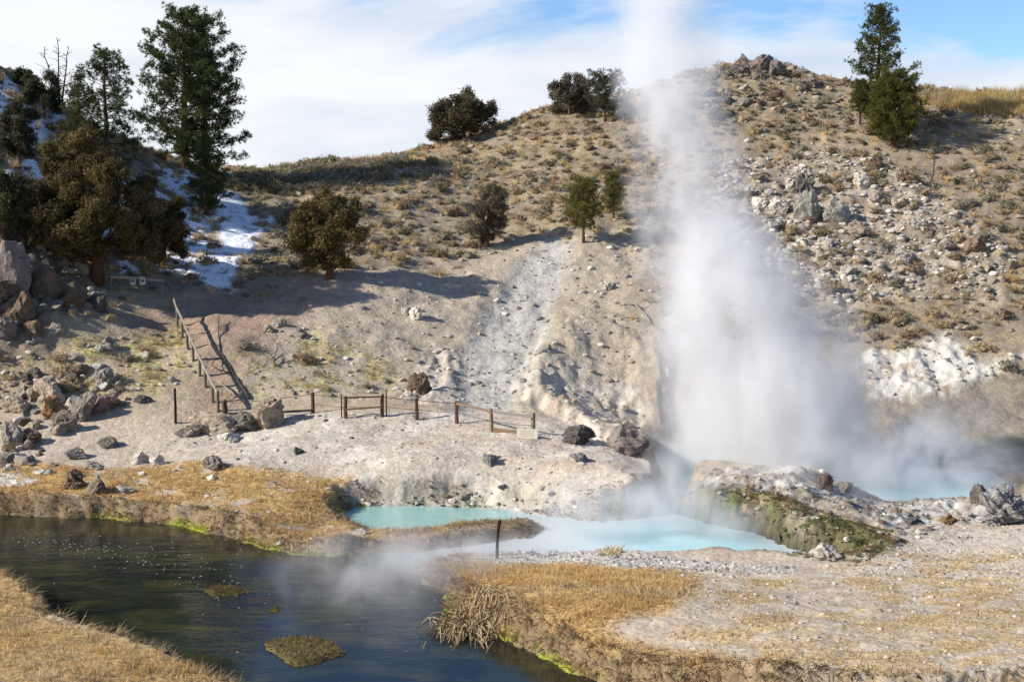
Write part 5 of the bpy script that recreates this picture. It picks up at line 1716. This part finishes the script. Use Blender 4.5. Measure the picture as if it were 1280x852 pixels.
# fallen snag beside the fence
def branch_thing(name, paths, mat, label, cat, loc):
    t = empty(name, loc)
    tag(t, label, cat)
    for i, (P, r0, r1) in enumerate(paths):
        P = np.array([(Vector(q) - Vector(loc))[:] for q in P])
        P2 = []
        for a, b in zip(P[:-1], P[1:]):
            for s_ in np.linspace(0, 1, 5)[:-1]:
                P2.append(a + (b - a) * s_ + RNG.normal(size=3) * 0.02)
        P2.append(P[-1])
        obj('trunk' if i == 0 else 'branch', mesh(name + '_limb', *tube(np.array(P2), np.linspace(r0, r1, len(P2)), 6), M[mat], None, True), t)


def gp(u, v, up=0.06):
    q = ground(u, v); q.z += up
    return q


branch_thing('fallen_snag', [([gp(312, 501), gp(300, 480), gp(288, 462), gp(276, 446), gp(273, 428), gp(274, 408, .3)], 0.06, 0.02),
                             ([gp(290, 468), gp(276, 470, .3), gp(262, 466, .4)], 0.04, 0.015),
                             ([gp(277, 452), gp(268, 458, .3), gp(264, 466, .3)], 0.035, 0.012), ([gp(275, 438), gp(262, 440, .3)], 0.03, 0.01)], 'dead',
             'fallen dark dead branch with side twigs lying on the path beside the fence', 'branch', gp(305, 490))
branch_thing('bleached_log', [([gp(306, 507, .12), gp(292, 497, .2), gp(272, 484, .3)], 0.07, 0.03), ([gp(298, 501, .2), gp(304, 496, .3)], 0.035, 0.015), ([gp(290, 496, .15), gp(283, 501, .1)], 0.035, 0.015)], 'greywood',
             'bleached grey log with a forked end lying at the lower end of the fence', 'log', gp(292, 500))
branch_thing('dead_shrub', [([gp(345, 459), gp(342, 452, .2), gp(333, 444, .4)], 0.045, 0.015), ([gp(343, 455, .1), gp(354, 448, .3), gp(357, 455, .1)], 0.035, 0.012), ([gp(342, 453, .2), gp(348, 441, .5)], 0.03, 0.01)], 'dead',
             'small dead shrub of crooked twigs on the yellow grass right of the path', 'shrub', gp(345, 458))
branch_thing('fallen_branch', [([gp(782, 380), gp(795, 386, .2), gp(806, 393, .1), gp(812, 405)], 0.06, 0.025), ([gp(797, 387, .2), gp(806, 383, .4)], 0.03, 0.012)], 'greywood',
             'fallen grey branch on the slope at the left edge of the steam', 'branch', gp(795, 390))
branch_thing('bleached_snag', [([gp(1002, 250), gp(998, 240, .3), gp(1000, 228, .5), gp(996, 216, .7)], 0.09, 0.03), ([gp(1000, 236, .4), gp(1006, 226, .7)], 0.05, 0.02)], 'greywood',
             'twisted bleached snag against the dark crag in the rocky band', 'snag', gp(1001, 246))


# ------------------------------------------------------------------ steam
def steam_mat(name, build, aniso=0.25, colour=(0.97, 0.975, 1.0)):
    m = bpy.data.materials.new(name)
    m.use_nodes = True
    t = m.node_tree
    t.nodes.clear()
    v = N(t, 'ShaderNodeVolumeScatter')
    v.inputs['Color'].default_value = (*colour, 1)
    v.inputs['Anisotropy'].default_value = aniso
    o = N(t, 'ShaderNodeOutputMaterial')
    t.links.new(build(t), v.inputs['Density'])
    t.links.new(v.outputs[0], o.inputs['Volume'])
    return m


# main plume: centre and radius over height, object space with z up from the vent
PL = [(-0.5, 10.3, 4.4), (0.2, 10.6, 5.2), (2.0, 10.8, 5.5), (4.5, 10.8, 5.5), (6.7, 10.4, 5.0), (9.0, 9.2, 4.0), (12.0, 7.6, 2.8), (15.5, 6.9, 2.5), (20.0, 6.6, 2.7), (25, 6.4, 3.0), (30, 6.3, 3.2)]
PX0, PY0 = 9.8, 60.0


def plume_density(t):
    tc = N(t, 'ShaderNodeTexCoord')
    sp = N(t, 'ShaderNodeSeparateXYZ')
    t.links.new(tc.outputs['Object'], sp.inputs[0])
    zn = math_(t, 'MULTIPLY_ADD', sp.outputs[2], 1 / 30.5, 0.5 / 30.5, True)

    def curve(vals, lo, hi):
        r = ramp(t, zn, [((z + 0.5) / 30.5, (v - lo) / (hi - lo)) for z, v in vals])
        return math_(t, 'MULTIPLY_ADD', r, hi - lo, lo)
    cx = curve([(z, c - PX0) for z, c, q in PL], -6, 6)
    rr = curve([(z, q) for z, c, q in PL], 0, 8)
    mp = N(t, 'ShaderNodeMapping'); mp.inputs['Scale'].default_value = (1, 1, 0.62)
    t.links.new(tc.outputs['Object'], mp.inputs[0])
    nz = N(t, 'ShaderNodeTexNoise'); nz.inputs['Scale'].default_value = 0.34; nz.inputs['Detail'].default_value = 7; nz.inputs['Roughness'].default_value = 0.64
    t.links.new(mp.outputs[0], nz.inputs['Vector'])
    ns = N(t, 'ShaderNodeSeparateColor')
    t.links.new(nz.outputs['Color'], ns.inputs[0])
    wx_ = math_(t, 'MULTIPLY_ADD', ns.outputs[0], 5.6, -2.8)
    wy_ = math_(t, 'MULTIPLY_ADD', ns.outputs[1], 5.6, -2.8)
    dx = math_(t, 'DIVIDE', math_(t, 'ADD', math_(t, 'SUBTRACT', sp.outputs[0], cx), wx_), rr)
    dy = math_(t, 'DIVIDE', math_(t, 'ADD', sp.outputs[1], wy_), math_(t, 'MULTIPLY', rr, 0.8))
    r2 = math_(t, 'ADD', math_(t, 'MULTIPLY', dx, dx), math_(t, 'MULTIPLY', dy, dy))
    fall = math_(t, 'SUBTRACT', 1.0, r2, None, True)
    fall = math_(t, 'POWER', fall, 1.1)
    dens = ramp(t, zn, [(0.0, 0.9), (0.12, 0.9), (0.25, 0.72), (0.36, 0.62), (0.5, 0.54), (0.66, 0.40), (0.92, 0.15), (1.0, 0.0)])
    lump = ramp(t, nz.outputs[0], [(0.38, 0.03), (0.5, 0.6), (0.62, 1.0)])
    lump = math_(t, 'MULTIPLY', lump, 1.7)
    return math_(t, 'MULTIPLY', math_(t, 'MULTIPLY', fall, dens), lump)


ang = np.linspace(0, 2 * math.pi, 25)[:-1]
V = []
for z, c, q in PL:
    rq = q + 1.5
    V.append(np.stack([c - PX0 + rq * np.cos(ang), rq * 0.85 * np.sin(ang), np.full(24, z)], 1))
n_ = len(PL)
V = np.concatenate(V)
f4 = np.array([(i * 24 + j, i * 24 + (j + 1) % 24, (i + 1) * 24 + (j + 1) % 24, (i + 1) * 24 + j) for i in range(n_ - 1) for j in range(24)])
V = np.concatenate([V, [[PL[0][1] - PX0, 0, PL[0][0]], [PL[-1][1] - PX0, 0, PL[-1][0]]]])
f3 = np.array([(n_ * 24, (j + 1) % 24, j) for j in range(24)] + [(n_ * 24 + 1, (n_ - 1) * 24 + j, (n_ - 1) * 24 + (j + 1) % 24) for j in range(24)])
tag(obj('steam_plume', mesh('steam_plume', V, [f4, f3], steam_mat('plume_steam', plume_density)), None, (PX0, PY0, 0.0)), kind='stuff')


def puff(loc, size, density, seed, ns=0.5, aniso=0.25):
    def build(t):
        tc = N(t, 'ShaderNodeTexCoord')
        ln = N(t, 'ShaderNodeVectorMath', operation='LENGTH')
        t.links.new(tc.outputs['Object'], ln.inputs[0])
        f = math_(t, 'SUBTRACT', 1.0, ln.outputs['Value'], None, True)
        f = math_(t, 'POWER', f, 1.3)
        g = N(t, 'ShaderNodeNewGeometry')
        mp = N(t, 'ShaderNodeMapping'); mp.inputs['Location'].default_value = (seed * 3.7, seed * 1.3, seed)
        t.links.new(g.outputs['Position'], mp.inputs[0])
        nz = noise_(t, mp.outputs[0], ns, 4, 0.6, 0.5)
        k = ramp(t, nz, [(0.40, 0.0), (0.62, 1.6)])
        return math_(t, 'MULTIPLY', math_(t, 'MULTIPLY', f, k), density)
    V, Fc = ICO[3]
    o = obj('steam', mesh('steam', V * 1.0, Fc, steam_mat('drifting_steam', build, aniso), None, True), None, loc, (0, 0, 0), size)
    tag(o, kind='stuff')
    return o


c = at_z(480, 716, 0.5); puff(c, (4.2, 3.6, 1.5), 0.5, 1, 0.7)
c = at_z(600, 690, 0.3); puff(c, (4.5, 2.0, 0.9), 0.6, 2, 0.7)
c = at_z(770, 645, 0.6); puff(c, (4.0, 2.6, 1.7), 0.75, 3, 0.6)
c = at_z(1120, 580, 1.0); puff(c, (6.5, 3.4, 3.0), 0.8, 4, 0.7)
c = at_z(905, 655, 0.5); puff(c, (2.6, 1.6, 1.2), 0.5, 9, 0.9)
c = at_z(1190, 520, 2.0); puff(c, (4.0, 2.6, 2.4), 0.16, 10, 0.6)
c = at_z(845, 622, 0.8); puff(c, (2.4, 2.6, 2.0), 1.0, 7, 0.6)
c = at_z(1000, 600, 1.0); puff(c, (4.0, 2.6, 2.2), 0.7, 8, 0.5)
c = at_z(750, 540, 1.0); puff(c, (2.4, 1.8, 1.8), 0.20, 5, 0.5)
c = at_z(600, 520, 2.6); puff(c, (3.5, 2.0, 1.2), 0.05, 6, 0.5)
